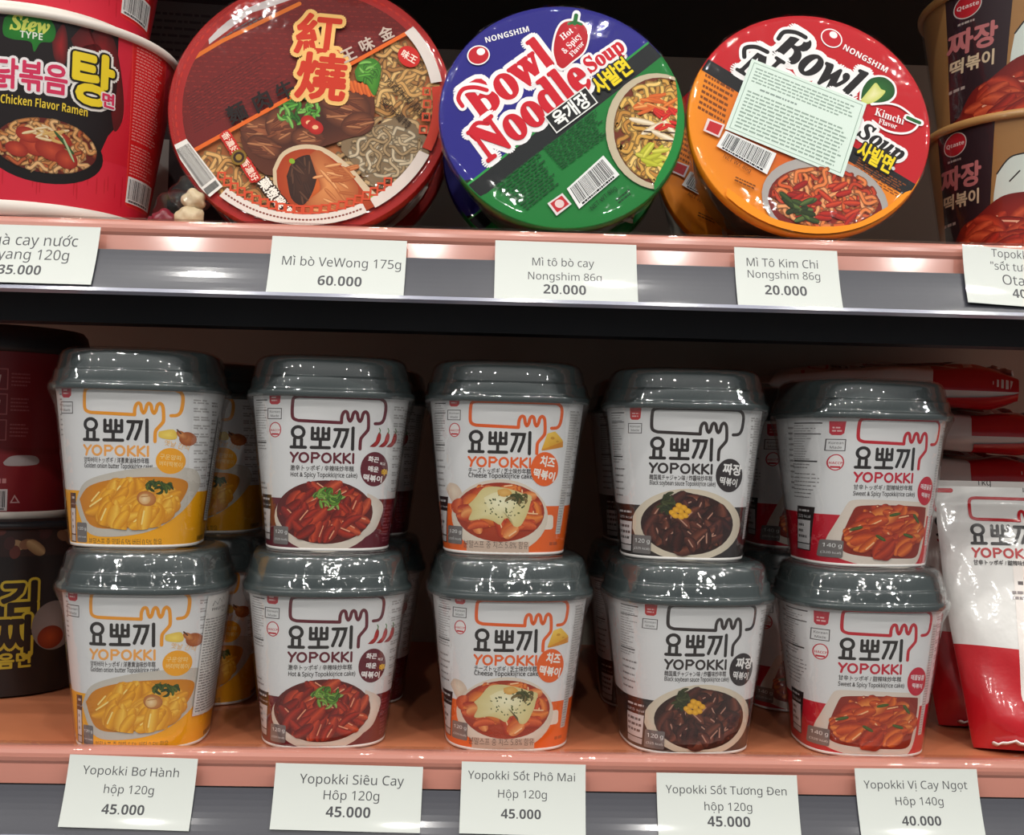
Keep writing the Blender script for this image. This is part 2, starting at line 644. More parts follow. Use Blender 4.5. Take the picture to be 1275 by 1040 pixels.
def slice_u(P, H, step):
    """cut a triangle along the surface's facet lines"""
    lo = min(p[0] for p in P)
    hi = max(p[0] for p in P)
    k0, k1 = math.floor(lo / step + 1e-9), math.floor(hi / step - 1e-9)
    if k1 <= k0:
        yield P
        return
    for k in range(k0, k1 + 1):
        poly = P
        for bound, sign in ((k * step, 1), ((k + 1) * step, -1)):
            new = []
            for j in range(len(poly)):
                A, B = poly[j], poly[(j + 1) % len(poly)]
                dA, dB = (A[0] - bound) * sign, (B[0] - bound) * sign
                if dA >= 0:
                    new.append(A)
                if (dA > 0 and dB < 0) or (dA < 0 and dB > 0):
                    f = dA / (dA - dB)
                    new.append((A[0] + (B[0] - A[0]) * f, A[1] + (B[1] - A[1]) * f, tuple(A[2][i] + (B[2][i] - A[2][i]) * f for i in range(3))))
            poly = new
            if len(poly) < 3:
                break
        if len(poly) >= 3:
            yield poly

def slice_v(P, step):
    Q = [(p[1], p[0], p[2]) for p in P]
    for r in slice_u(Q, 0, step):
        yield [(p[1], p[0], p[2]) for p in r]

def settle(art):
    """give every printed item the lowest layer that lies above the items it overlaps"""
    box = {}
    for P, h, c in art.t:
        b = box.get(h)
        x0, x1 = min(p[0] for p in P), max(p[0] for p in P)
        y0, y1 = min(p[1] for p in P), max(p[1] for p in P)
        if b is None:
            box[h] = [x0, x1, y0, y1]
        else:
            b[0], b[1], b[2], b[3] = min(b[0], x0), max(b[1], x1), min(b[2], y0), max(b[3], y1)
    hs = sorted(box)
    if not hs:
        return {}
    B = np.array([box[h] for h in hs])
    L = np.zeros(len(hs), dtype=np.int64)
    for i in range(1, len(hs)):
        o = (B[:i, 0] < B[i, 1]) & (B[:i, 1] > B[i, 0]) & (B[:i, 2] < B[i, 3]) & (B[:i, 3] > B[i, 2])
        L[i] = (L[:i][o].max() + 1) if o.any() else 0
    return {h: hs[0] + art.step * int(l) for h, l in zip(hs, L)}

def build(name, art, surf, mat, parent=None, base=None, basecol=(240, 240, 238)):
    vs, fs, cs, ns = [], [], [], []
    if base:
        bv, bf, bn = base
        vs += bv
        fs += bf
        ns += bn
        c = srgb(basecol) if not isinstance(basecol, list) else None
        cs += [c] * len(bv) if c else basecol
    lut = {}
    def C(c):
        k = (round(c[0]), round(c[1]), round(c[2]))
        if k not in lut:
            lut[k] = srgb([255.0 * (max(q, 0) / 255.0) ** art.ink for q in k])
        return lut[k]
    step = surf.us
    off = getattr(surf, 'per', 0.0) / 2
    vstep = getattr(surf, 'vs', None)
    lay = settle(art)
    for P, h, col in art.t:
        h = lay[h]
        q = []
        for p, c in zip(P, col):
            u, v = surf.pre(p[0], p[1])
            q.append((u + off, v, c))
        pieces = [q] if not step else slice_u(q, h, step)
        for pc in pieces:
            for pp in ([pc] if not vstep else slice_v(pc, vstep)):
                i0 = len(vs)
                ar = 0.0
                for j in range(len(pp)):
                    A, B = pp[j], pp[(j + 1) % len(pp)]
                    ar += A[0] * B[1] - B[0] * A[1]
                if (ar < 0) != bool(getattr(surf, 'back', False)):
                    pp = pp[::-1]
                for u, v, c in pp:
                    p, n = surf.pos(u - off, v, h)
                    vs.append(p)
                    ns.append(n)
                    cs.append(C(c))
                fs.append(tuple(range(i0, i0 + len(pp))))
    return new_mesh(name, vs, fs, mat, parent, cs, ns)

def superpts(n, seg):
    P = []
    for i in range(seg):
        a = 2 * math.pi * i / seg
        c, d = math.cos(a), math.sin(a)
        P.append((math.copysign(abs(c) ** (2 / n), c), math.copysign(abs(d) ** (2 / n), d)))
    return P
def loft(name, prof, n, mat, parent=None, seg=96, cap0=False, cap1=False, jit=None, axis='z'):
    """prof: list of (height, half width) in mm"""
    U = superpts(n, seg)
    vs, fs = [], []
    for z, a in prof:
        for i, (x, y) in enumerate(U):
            d = jit(i / seg, z) if jit else 0.0
            p = (x * (a + d) * MM, y * (a + d) * MM, z * MM)
            vs.append(p if axis == 'z' else (p[0], p[2], p[1]))
    flip = axis != 'z'
    for k in range(len(prof) - 1):
        for i in range(seg):
            j = (i + 1) % seg
            f = (k * seg + i, k * seg + j, (k + 1) * seg + j, (k + 1) * seg + i)
            fs.append(f[::-1] if flip else f)
    if cap0:
        f = tuple(range(seg))
        fs.append(f if flip else f[::-1])
    if cap1:
        f = tuple(range((len(prof) - 1) * seg, len(prof) * seg))
        fs.append(f[::-1] if flip else f)
    return new_mesh(name, vs, fs, mat, parent)

# ------------------------------------------------------------------ the shelving
Z_UP = 0.2697          # top of the upper shelf board; the lower one is z = 0
RAIL_L = 0.043
def rail(d, off=0.0):
    """point (y, z) of the bowed price rail, d metres down its face and off metres out of it; z from the board"""
    n = 24
    y, z, t = -0.0165, LIFT - 0.0005, 0.0
    for k in range(n):
        t = math.radians(12 + 18 * max(0.0, min(1.0, d * (k + 0.5) / n / RAIL_L)))
        y -= math.sin(t) * d / n
        z -= math.cos(t) * d / n
    t = math.radians(12 + 18 * max(0.0, min(1.0, d / RAIL_L)))
    return (y - off * math.cos(t), z + off * math.sin(t)), (-math.cos(t), math.sin(t))
LIFT = 0.004            # the edge band and rail stand this much above the board
XL, XR = -1.0, 1.05
YB = 0.33
bm = bmesh.new()
box_bm(bm, -1.5, 1.55, YB + 0.001, YB + 0.03, -0.95, 1.0)
w = bm_obj('wall_back', bm, M_WALL)
w['kind'] = 'structure'
bm = bmesh.new()
box_bm(bm, -2.0, 2.05, -3.7, YB + 0.03, -1.06, -0.955)
w = bm_obj('floor', bm, material('grey_floor_tile', (150, 148, 144), rough=0.4, var=0.06, bump_scale=6))
w['kind'] = 'structure'
def shelf(z, label, rail_label):
    root = empty('display_shelf', (0, 0, z))
    tag(root, label, 'shelf')
    bm = bmesh.new()
    box_bm(bm, XL, XR, -0.0064, YB, -0.014, 0.0)
    bm_obj('board', bm, M_SALMON, root)
    bm = bmesh.new()
    box_bm(bm, XL, XR, 0.012, 0.03, -0.0475, -0.0145)
    bm_obj('steel_beam', bm, M_BLACK, root)
    board_root = root
    root = empty('price_rail', (0, 0, z))
    tag(root, rail_label, 'price rail')
    # rounded front edge band: a bead in front of the board
    prof = []
    for k in range(9):
        a = math.radians(-90 + k * 22.5)
        prof.append((-0.0105 - 0.0040 * math.cos(a), LIFT - 0.0052 + 0.0050 * math.sin(a)))
    prof = [(-0.0065, -0.0142)] + [(-0.0150, -0.0142)] + prof[2:] + [(-0.0065, LIFT - 0.0004)]
    vs, fs = [], []
    for x in (XL, XR):
        vs += [(x, p[0], p[1]) for p in prof]
    n = len(prof)
    for k in range(n):
        fs.append((k, (k + 1) % n, n + (k + 1) % n, n + k))
    fs += [tuple(range(n))[::-1], tuple(range(n, 2 * n))]
    new_mesh('edge_band', vs, fs, M_EDGE, root, smooth=False)
    # rail: grey insert, clear cover and milky lower lip, all leaning out at the bottom
    def strip(name, mat, a, b, dy, thick, lo=0.0):
        """a, b: distance down the leaning plane"""
        m = 8
        q = [rail(a + (b - a) * k / m, dy)[0] for k in range(m + 1)] + [rail(b + (a - b) * k / m, dy - thick)[0] for k in range(m + 1)]
        vs, fs = [], []
        for x in (XL, XR):
            vs += [(x, p[0], p[1]) for p in q]
        n = len(q)
        for k in range(n):
            fs.append((k, (k + 1) % n, n + (k + 1) % n, n + k))
        fs += [tuple(range(n))[::-1], tuple(range(n, 2 * n))]
        return new_mesh(name, vs, fs, mat, root, smooth=False)
    strip('rail_insert', M_GREY, 0.0172, 0.0408, -0.0006, 0.0012)
    # one clear sheet, hooked over the board's front edge
    sh = [(-0.006, LIFT + 0.0008), (-0.0125, LIFT + 0.0006), (-0.0158, LIFT)] + [rail(0.0015 + 0.0393 * k / 14)[0] for k in range(15)]
    vs, fs = [], []
    for x in (XL, XR):
        vs += [(x, p[0], p[1]) for p in sh]
    n = len(sh)
    for k in range(n - 1):
        fs.append((k, k + 1, n + k + 1, n + k))
    new_mesh('clear_cover', vs, fs, M_RAIL, root)
    strip('rail_lip', M_LIP, 0.0409, 0.0430, 0.0011, 0.0030)
    return board_root
shelf_low = shelf(0.0, 'lower salmon shelf board, carrying the rice cake cups', 'salmon and grey price rail along the lower shelf edge, below the rice cake cups')
top_root = empty('display_shelf', (0, 0, 0.500))
tag(top_root, 'dark underside of the next shelf above the noodle bowls', 'shelf')
bm = bmesh.new()
box_bm(bm, XL, XR, -0.006, YB, -0.014, 0.0)
bm_obj('board', bm, M_BLACK, top_root)
shelf_up = shelf(Z_UP, 'upper salmon shelf board, carrying the tilted noodle bowls', 'salmon and grey price rail along the upper shelf edge, below the noodle bowls')
class RailFace:
    """a sheet following the rail's bow; v (mm, downwards negative) starts d0 down the rail; the origin is its top middle"""
    us = None
    vs = 2.0
    def __init__(s, d0, hmm):
        s.d0 = d0
        (y0, z0), n = rail(d0, 0.0008)
        s.o = (y0, z0)
        s.tab = [rail(d0 + 0.002 * k, 0.0008) for k in range(int(hmm / 2) + 3)]
    def pre(s, X, v):
        return X, v
    def pos(s, u, v, h):
        q = max(0.0, -v / 2.0)
        k = min(int(q), len(s.tab) - 2)
        f = q - k
        (ya, za), na = s.tab[k]
        (yb, zb), nb = s.tab[k + 1]
        ny, nz = na[0] + (nb[0] - na[0]) * f, na[1] + (nb[1] - na[1]) * f
        return (u * MM, ya + (yb - ya) * f - s.o[0] + ny * h * MM, za + (zb - za) * f - s.o[1] + nz * h * MM), (0, ny, nz)

# ------------------------------------------------------------------ price tags on the rails
INK = (74, 74, 78)
def price_tag(rect, z_shelf, lines, label, roll=0.0):
    l, t, r, b = rect
    d0 = at((l + r) / 2, t, -0.02)
    wmm = (r - l) / 2.425
    ky_px = 2.425 * (0.9 if z_shelf > 0.1 else 1.035)
    hmm = (b - t) / ky_px
    A = Art((l + r) / 2, t, 1 / 2.425, 1 / ky_px, eps=0.01)
    pts = [(l, t), (r, t), (r, b), (l, b)]
    for (s, x, y, w_, st) in lines:
        A.text(s, x, y, w=w_, col=INK, st=st)
    top = max((z_shelf + LIFT - d0.z) / math.cos(math.radians(13)), 0.003)
    face = RailFace(top, hmm)
    hw = wmm / 2
    bv, bf, bn = [], [], []
    rows_ = [-2.0 * k for k in range(int(hmm / 2) + 1)] + [-hmm]
    for v in rows_:
        for x, h in ((-hw, 0.0), (hw, 0.0), (hw, -0.3), (-hw, -0.3)):
            p, n_ = face.pos(x, v, h)
            bv.append(p)
            bn.append(n_ if h == 0.0 else tuple(-q for q in n_))
    for k in range(len(rows_) - 1):
        for c in range(4):
            a, b = 4 * k + c, 4 * k + (c + 1) % 4
            bf.append((a, a + 4, b + 4, b))
    m_ = 4 * (len(rows_) - 1)
    bf += [(0, 1, 2, 3), (m_ + 3, m_ + 2, m_ + 1, m_)]
    o = build('price_tag', A, face, M_TAG, base=(bv, bf, bn), basecol=(212, 216, 210))
    o.location = (d0.x, face.o[0], z_shelf + face.o[1])
    o.rotation_euler = (0, roll, 0)
    tag(o, label, 'price tag', 'price tags on the shelf rails')
price_tag((-62, 279, 122, 352), Z_UP, [('tô gà cay nước', 34, 297, 126, 'sans'), ('Samyang 120g', 28, 315, 122, 'sans'), ('35.000', 33, 335, 52, 'bold')], 'white price tag 35.000 under the stacked red stew noodle cups')
price_tag((340, 296, 506, 371), Z_UP, [('Mì bò VeWong 175g', 427, 326, 147, 'sans'), ('60.000', 427, 350, 54, 'bold')], 'white price tag 60.000 under the red beef noodle bowl', 0.01)
price_tag((617, 301, 793, 379), Z_UP, [('Mì tô bò cay', 701, 326, 78, 'sans'), ('Nongshim 86g', 703, 344, 92, 'sans'), ('20.000', 703, 361, 53, 'bold')], 'white price tag 20.000 under the blue and green noodle bowl', 0.005)
price_tag((914, 309, 1044, 384), Z_UP, [('Mì Tô Kim Chi', 973, 327, 91, 'sans'), ('Nongshim 86g', 974, 342, 92, 'sans'), ('20.000', 975, 362, 53, 'bold')], 'white price tag 20.000 under the red and orange noodle bowl', 0.01)
price_tag((1198, 310, 1372, 384), Z_UP, [('Topokki Qtaste', 1282, 317, 95, 'sans'), ('"sốt tương đen"', 1282, 333, 100, 'sans'), ('Otaste', 1272, 350, 54, 'sans'), ('40.000', 1281, 367, 50, 'bold')], 'white price tag 40.000 below the stacked kraft cups, cut by the picture edge', 0.05)
price_tag((88, 941, 243, 1028), 0.0, [('Yopokki Bơ Hành', 164, 959, 116, 'sans'), ('hộp 120g', 164, 981, 61, 'sans'), ('45.000', 161, 1005, 51, 'bold')], 'white price tag 45.000 under the yellow banded butter onion cups', 0.02)
price_tag((345, 953, 525, 1033), 0.0, [('Yopokki Siêu Cay', 439, 971, 127, 'sans'), ('Hôp 120g', 439, 990, 69, 'sans'), ('45.000', 437, 1010, 54, 'bold')], 'white price tag 45.000 under the maroon banded chilli cups', 0.012)
price_tag((576, 951, 729, 1038), 0.0, [('Yopokki Sốt Phô Mai', 650, 967, 132, 'sans'), ('Hộp 120g', 651, 989, 61, 'sans'), ('45.000', 650, 1013, 49, 'bold')], 'white price tag 45.000 under the orange banded cheese cups', 0.012)
price_tag((818, 964, 993, 1052), 0.0, [('Yopokki Sốt Tương Đen', 904, 984, 150, 'sans'), ('hộp 120g', 905, 1004, 60, 'sans'), ('45.000', 905, 1022, 53, 'bold')], 'white price tag 45.000 under the black banded soybean sauce cups', 0.005)
price_tag((1065, 958, 1219, 1046), 0.0, [('Yopokki Vị Cay Ngọt', 1140, 978, 130, 'sans'), ('Hôp 140g', 1142, 998, 61, 'sans'), ('40.000', 1142, 1022, 49, 'bold')], 'white price tag 40.000 under the red banded sweet and spicy cups', -0.008)

# ------------------------------------------------------------------ printed food
def sticks(A, cx, cy, rx, ry, n, L, w, pal, angs, spread=0.5, shine=None):
    r = A.rng
    items = []
    for i in range(n):
        q, a = math.sqrt(r.random()) * 0.95, r.random() * 2 * math.pi
        items.append((cx + rx * q * math.cos(a), cy + ry * q * math.sin(a)))
    items.sort(key=lambda p: p[1])
    for x, y in items:
        ang = r.choice(angs) + r.uniform(-spread, spread)
        mid, edge = r.choice(pal)
        l = L * r.uniform(0.7, 1.2)
        # keep the stick inside the dish
        for _ in range(8):
            ex, ey = abs(math.cos(ang)) * l / 2, abs(math.sin(ang)) * l / 2
            if ((abs(x - cx) + ex * 0.8) / rx) ** 2 + ((abs(y - cy) + ey * 0.8) / ry) ** 2 > 1.0:
                x = cx + (x - cx) * 0.85
                y = cy + (y - cy) * 0.85
                l *= 0.95
        A.capsule(x, y, l, w * r.uniform(0.8, 1.15), ang, mid, edge, r.uniform(-0.4, 0.4))
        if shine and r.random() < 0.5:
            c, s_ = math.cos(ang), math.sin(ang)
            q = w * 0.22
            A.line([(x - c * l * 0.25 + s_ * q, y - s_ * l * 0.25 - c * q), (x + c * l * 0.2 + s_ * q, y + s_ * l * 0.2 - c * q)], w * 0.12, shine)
def noodles(A, cx, cy, rx, ry, n, w, pal, amp=10, L=60):
    r = A.rng
    for i in range(n):
        q, a = math.sqrt(r.random()), r.random() * 2 * math.pi
        x, y = cx + rx * q * math.cos(a), cy + ry * q * math.sin(a)
        ang = r.random() * 2 * math.pi
        pts = []
        ph = r.random() * 6
        for k in range(7):
            t = (k / 6 - 0.5) * L
            o = amp * math.sin(ph + k * 1.25)
            px, py = x + t * math.cos(ang) - o * math.sin(ang), y + t * math.sin(ang) + o * math.cos(ang)
            d = math.hypot((px - cx) / rx, (py - cy) / ry)
            if d > 1:
                px, py = cx + (px - cx) / d, cy + (py - cy) / d
            pts.append((px, py))
        c = r.choice(pal)
        dk = tuple(v * 0.72 for v in c)
        o = A.curve(pts, w * 1.25, dk, 3)
        A.line(o, w * 0.7, c, joints=False)
def specks(A, cx, cy, rx, ry, n, sz, pal):
    r = A.rng
    for i in range(n):
        q, a = math.sqrt(r.random()), r.random() * 2 * math.pi
        x, y = cx + rx * q * math.cos(a), cy + ry * q * math.sin(a)
        A.ell(x, y, sz * r.uniform(0.5, 1.3), sz * r.uniform(0.4, 0.9), r.choice(pal), rot=r.random() * 3, n=7)
def leaves(A, cx, cy, rx, ry, n, sz, pal):
    r = A.rng
    for i in range(n):
        q, a = math.sqrt(r.random()), r.random() * 2 * math.pi
        x, y = cx + rx * q * math.cos(a), cy + ry * q * math.sin(a)
        m = r.choice(pal)
        A.capsule(x, y, sz * r.uniform(0.7, 1.5), sz * 0.4, r.random() * 3.14, m, tuple(v * 0.6 for v in m), r.uniform(-1, 1))

# ------------------------------------------------------------------ rice cake cups
def logo(A, frame, ink, word, kor=(48, 42, 42), fw=13, sub=None, eng=None, engw=265, rise=0):
    A.up()
    for q in ([(562, 406), (582, 404), (594, 394), (601, 372), (604, 335), (597, 314), (578, 304)], [(578, 304), (262, 304)], [(262, 304), (242, 308), (234, 324), (233, 376), (240, 394), (258, 401)], [(258, 401), (427, 406)],
              [(427, 406), (428, 382), (434, 365), (443, 360), (450, 367), (454, 388), (461, 398), (468, 388), (473, 368), (481, 360), (489, 368), (493, 388), (500, 398), (507, 388), (512, 368), (521, 359), (530, 366), (534, 384), (535, 425), (528, 440), (510, 462), (505, 476), (504, 510)]):
        A.curve(q, fw, frame, 4 if len(q) > 2 else 1)
    K = 13
    A.line([(258 + 23 * math.cos(a * math.pi / 9), 448 + 22 * math.sin(a * math.pi / 9)) for a in range(19)], K, kor)
    A.line([(245, 476), (245, 506)], K, kor, up=False)
    A.line([(272, 476), (272, 506)], K, kor, up=False)
    A.line([(232, 508), (288, 508)], K, kor, up=False)
    for x in (314, 336, 356, 378):
        A.line([(x, 430), (x, 474)], K, kor, up=False)
    A.line([(314, 451), (336, 451)], 11, kor, up=False)
    A.line([(356, 451), (378, 451)], 11, kor, up=False)
    A.line([(314, 474), (378, 474)], K, kor, up=False)
    A.line([(346, 476), (346, 506)], K, kor, up=False)
    A.line([(311, 508), (382, 508)], K, kor, up=False)
    for x in (402, 431):
        A.line([(x, 434), (x + 21, 434), (x + 16, 460), (x, 502)], K, kor, up=False)
    A.line([(474, 426), (474, 512)], K, kor, up=False)
    # the latin word, drawn as round strokes
    W = 9
    y0, y1 = 531, 568
    m = (y0 + y1) / 2
    def ln(*p):
        A.line(list(p), W, word, up=False)
    A.up()
    ln((231, y0), (245, m)); ln((259, y0), (245, m), (240, y1))
    def ring(cx):
        ln(*[(cx + 17 * math.cos(a * math.pi / 8), m + 18 * math.sin(a * math.pi / 8)) for a in range(17)])
    ring(283)
    ln((315, y1), (315, y0), (334, y0), (343, y0 + 9), (334, y0 + 19), (317, y0 + 19))
    ring(372)
    for x in (403, 440):
        ln((x, y0), (x, y1)); ln((x + 24, y0), (x + 2, m), (x + 26, y1))
    ln((478, y0), (478, y1))
    if sub:
        A.text(sub, 356, 592 - rise * 0.5, w=252, size=24, col=(70, 62, 62), bold=0.012)
    if eng:
        A.text(eng, 231, 618 - rise, w=engw, size=25, col=(62, 55, 55), align='l', bold=0.015)

def side_marks(A, cx, accent=(198, 44, 62), haccp=True, dark=(58, 50, 50), kcal='120 kcal', y0=292):
    """maple-red tab, boxed line, round seal, nutrition table; cx: middle of the tab"""
    A.poly([(cx - 24, y0 - 6), (cx + 24, y0 - 6), (cx + 21, y0 + 38), (cx + 12, y0 + 46), (cx - 14, y0 + 46), (cx - 21, y0 + 38)], accent)
    A.rows(cx - 14, y0 + 12, cx + 14, y0 + 36, 2, (240, 200, 200), fill=0.45, word=0.5)
    A.box(cx - 27, y0 + 62, cx + 27, y0 + 104, 3, (80, 72, 72))
    A.text('Korean', cx, y0 + 75, w=42, col=(60, 54, 54))
    A.text('Made', cx, y0 + 92, w=34, col=(60, 54, 54))
    if haccp:
        A.ell(cx + 4, y0 + 148, 24, 31, accent)
        A.ell(cx + 4, y0 + 148, 20, 27, (244, 238, 236))
        A.text('HACCP', cx + 4, y0 + 150, w=38, size=13, col=accent, st='bold')
        A.rect(cx - 10, y0 + 162, cx + 18, y0 + 169, accent)

def nutrition(A, x0, x1, y0, y1, n=12):
    ink = (148, 144, 144)
    A.rect(x0, y0, x1, y0 + 5, (60, 55, 55))
    A.rect(x0, y0 + 42, x1, y0 + 46, (60, 55, 55))
    A.rows(x0, y0 + 8, x1, y1, n + 4, ink, fill=0.3, ragged=0.5)
    A.rect(x0, y1, x1, y1 + 6, (52, 48, 48))
    A.rows(x0 - 4, y1 + 10, x1, y1 + 34, 2, ink, fill=0.4)

def kcal_panel(A, x0, x1, y0, y1, dark, kc='325 kcal'):
    A.rect(x0, y0, x1, y1, dark)
    h = y1 - y0
    A.rect(x0 + 3, y0 + h * 0.31, x1 - 4, y1 - h * 0.17, (226, 222, 222))
    A.rect(x0 + 3, y1 - h * 0.145, x1 - 4, y1 - 4, (206, 203, 203))
    A.rows(x0 + 8, y0 + h * 0.05, x1 - 6, y0 + h * 0.14, 1, (215, 212, 212), fill=0.5, ragged=0.1, word=0.3)
    A.text(kc, (x0 + x1) / 2, y0 + h * 0.22, w=(x1 - x0) * 0.86, col=(232, 230, 230))
    A.rows(x0 + 8, y0 + h * 0.36, x1 - 10, y1 - h * 0.25, 3, (110, 105, 105), fill=0.45, ragged=0.5, word=0.2)

def gram_box(A, x0, y0, x1, y1, g, kc):
    A.rrect(x0, y0, x1, y1, 6, (128, 122, 120))
    A.text(g, (x0 + x1) / 2, y0 + (y1 - y0) * 0.3, w=(x1 - x0) * 0.84, col=(248, 248, 246))
    A.text(kc, (x0 + x1) / 2, y0 + (y1 - y0) * 0.72, w=(x1 - x0) * 0.84, col=(240, 240, 238))

CUP = Cone(33.0, 42.8, 86.0, shift=3.4)
def cup_art(kind):
    A = Art(416, 930, 1 / 7.67, seed=hash(kind) % 7 + 3 if False else len(kind))
    frames = {'butter': ((243, 166, 46), (246, 178, 96)), 'chilli': ((112, 28, 48), (112, 28, 48)), 'cheese': ((238, 108, 40), (240, 112, 46)),
              'soy': ((58, 48, 48), (58, 48, 48)), 'sweet': ((204, 36, 56), (204, 36, 66))}[kind]
    band = {'butter': (250, 182, 22), 'chilli': (112, 22, 44), 'cheese': (240, 112, 32), 'soy': (58, 50, 48), 'sweet': (204, 22, 52)}[kind]
    def bandrect(y, x0=-260, x1=1100):
        n = 12
        for i in range(n):
            a, b = x0 + (x1 - x0) * i / n, x0 + (x1 - x0) * (i + 1) / n
            A.rect(a, y, b, 929, band)
            A.h -= A.eps
        A.up()
    yb = {'butter': 706, 'chilli': 716, 'cheese': 726, 'soy': 706, 'sweet': 712}[kind]
    bandrect(yb)
    sub = {'butter': '양파버터トッポギ / 洋蔥黄油味炒年糕', 'chilli': '激辛トッポギ / 辛辣味炒年糕', 'cheese': 'チーズトッポギ / 芝士味炒年糕', 'soy': '韓国風チャジャン味 / 炸醬味炒年糕', 'sweet': '甘辛トッポギ / 甜辣味炒年糕'}[kind]
    eng = {'butter': 'Golden onion butter Topokki(rice cake)', 'chilli': 'Hot & Spicy Topokki(rice cake)', 'cheese': 'Cheese Topokki(rice cake)', 'soy': 'Black soybean sauce Topokki(rice cake)', 'sweet': 'Sweet & Spicy Topokki(rice cake)'}[kind]
    A.frame(416, 930 + {'butter': 6, 'cheese': 0, 'soy': 0}.get(kind, 0), 1 / 7.67)
    logo(A, frames[0], None, frames[1], sub=sub, eng=eng, rise={'butter': 8, 'cheese': 14, 'soy': 8}.get(kind, 0))
    A.frame(416, 930, 1 / 7.67)
    # side printing that every cup has: a faint column on the right
    for i in range(11):
        y = 330 + i * 34
        A.rows(640, y, 690, y + 20, 2, (176, 173, 172), fill=0.6, word=0.4, ragged=0.2)
    if kind == 'chilli':
        side_marks(A, 163)
        nutrition(A, 84, 132, 318, 490)
        A.rows(96, 650, 140, 690, 2, (150, 146, 146), fill=0.35)
        A.ell(372, 792, 200, 143, (240, 232, 220), (226, 214, 200))
        A.blob([(540, 690), (585, 715), (607, 745), (600, 790), (570, 850), (520, 860)], (238, 230, 218), (222, 210, 198))
        A.ell(372, 770, 192, 130, (150, 40, 22), (104, 24, 16))
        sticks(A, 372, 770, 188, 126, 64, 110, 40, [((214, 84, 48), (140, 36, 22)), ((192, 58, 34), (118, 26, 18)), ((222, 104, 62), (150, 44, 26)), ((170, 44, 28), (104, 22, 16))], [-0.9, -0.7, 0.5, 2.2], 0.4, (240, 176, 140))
        leaves(A, 392, 712, 60, 32, 34, 34, [(120, 170, 60), (150, 196, 84), (86, 136, 44), (174, 206, 110)])
        gram_box(A, 172, 832, 230, 906, '120 g', '(325 kcal)')
        kcal_panel(A, 112, 158, 706, 896, (52, 44, 44))
        for i in range(6):
            A.rows(608, 740 + i * 27, 662, 762 + i * 27, 2, (150, 84, 96), fill=0.6, word=0.4)
        for dx in (0, 36, 68):
            A.blob([(542 + dx, 500), (562 + dx, 486), (572 + dx, 455), (580 + dx, 440), (588 + dx, 452), (584 + dx, 478), (566 + dx, 500)], (206, 40, 34), (160, 20, 22))
            A.line([(582 + dx, 444), (584 + dx, 432), (580 + dx, 424)], 4, (80, 130, 60))
        A.ell(565, 592, 57, 71, (112, 24, 44))
        for t, x, y, w_ in (('화끈', 560, 552, 44), ('하고', 598, 570, 22), ('매운', 560, 592, 44), ('떡볶이', 558, 630, 78)):
            A.text(t, x, y, w=w_, size=w_ / len(t) * 1.12, col=(250, 246, 244), rot=0.12, bold=0.03)
        A.text('辛', 606, 605, w=26, col=(246, 196, 50), bold=0.04)
        A.poly([(690, 340), (740, 340), (690, 690), (660, 690)], (214, 212, 210))
        A.rows(0, 0, 0, 0, 30, (150, 148, 146), [(692, 342), (738, 342), (690, 688), (662, 688)], fill=0.45)
    elif kind == 'butter':
        A.frame(494, 909, 1 / (2.36 * 3.06))
        side_marks(A, 246, haccp=False, y0=306)
        A.rows(212, 330, 226, 500, 9, (160, 156, 156), fill=0.3)
        A.blob([(284, 745), (320, 668), (420, 628), (560, 605), (690, 606), (720, 640), (712, 700), (660, 780), (560, 845), (420, 868), (330, 850)], (226, 220, 208), (206, 200, 190))
        A.blob([(300, 730), (340, 680), (440, 650), (580, 640), (672, 650), (684, 690), (640, 765), (540, 822), (430, 838), (340, 822)], (240, 168, 30), (214, 140, 20))
        A.clip = (496, 742, 196, 100)
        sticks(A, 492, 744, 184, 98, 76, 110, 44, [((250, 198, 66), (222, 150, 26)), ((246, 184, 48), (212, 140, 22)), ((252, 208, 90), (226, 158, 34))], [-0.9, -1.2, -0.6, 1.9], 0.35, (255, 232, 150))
        A.clip = None
        leaves(A, 590, 676, 36, 18, 22, 26, [(84, 110, 36), (110, 130, 50), (60, 86, 30)])
        A.ell(548, 722, 34, 28, (226, 178, 120), (190, 120, 60), rot=0.3)
        A.ell(542, 724, 20, 20, (244, 220, 180), (224, 180, 120))
        A.line([(530, 716), (560, 712)], 3, (190, 130, 70))
        A.text('분말스프 중 양파 6.5% 버터 0.5% 함유', 470, 888, w=265, size=31, col=(110, 84, 40))
        gram_box(A, 288, 818, 330, 893, '120 g', '(325 kcal)')
        kcal_panel(A, 258, 284, 708, 895, (70, 60, 60))
        A.rows(715, 870, 790, 895, 1, (130, 96, 30), fill=0.7, word=0.2)
        A.ell(630, 580, 50, 49, (248, 178, 40))
        A.text('구운양파', 630, 566, w=74, size=22, col=(252, 232, 170), rot=0.1)
        A.text('버터떡볶이', 630, 592, w=78, size=22, col=(252, 232, 170), rot=0.1)
        A.text('옛날 간식', 650, 520, w=84, size=24, col=(248, 196, 110), rot=0.25)
        A.blob([(590, 470), (640, 462), (652, 490), (636, 500), (592, 492)], (250, 226, 120), (236, 204, 90))
        A.ell(686, 496, 28, 26, (206, 130, 66), (170, 92, 40), rot=0.4)
        A.ell(668, 482, 22, 12, (222, 160, 96), (180, 104, 50), rot=0.7)
        A.line([(652, 462), (664, 476)], 5, (90, 50, 24))
        for i in range(10):
            y = 350 + i * 34
            A.rows(757, y, 800, y + 22, 2, (150, 146, 145), fill=0.6, word=0.4)
    elif kind == 'cheese':
        A.frame(428, 940, 1 / (2.36 * 3.467))
        side_marks(A, 163, accent=(206, 52, 60), y0=250)
        nutrition(A, 78, 126, 280, 462)
        A.rows(84, 520, 132, 660, 5, (150, 146, 146), fill=0.25)
        A.blob([(136, 660), (150, 632), (185, 640), (205, 680), (170, 720)], (240, 226, 206), (222, 200, 180))
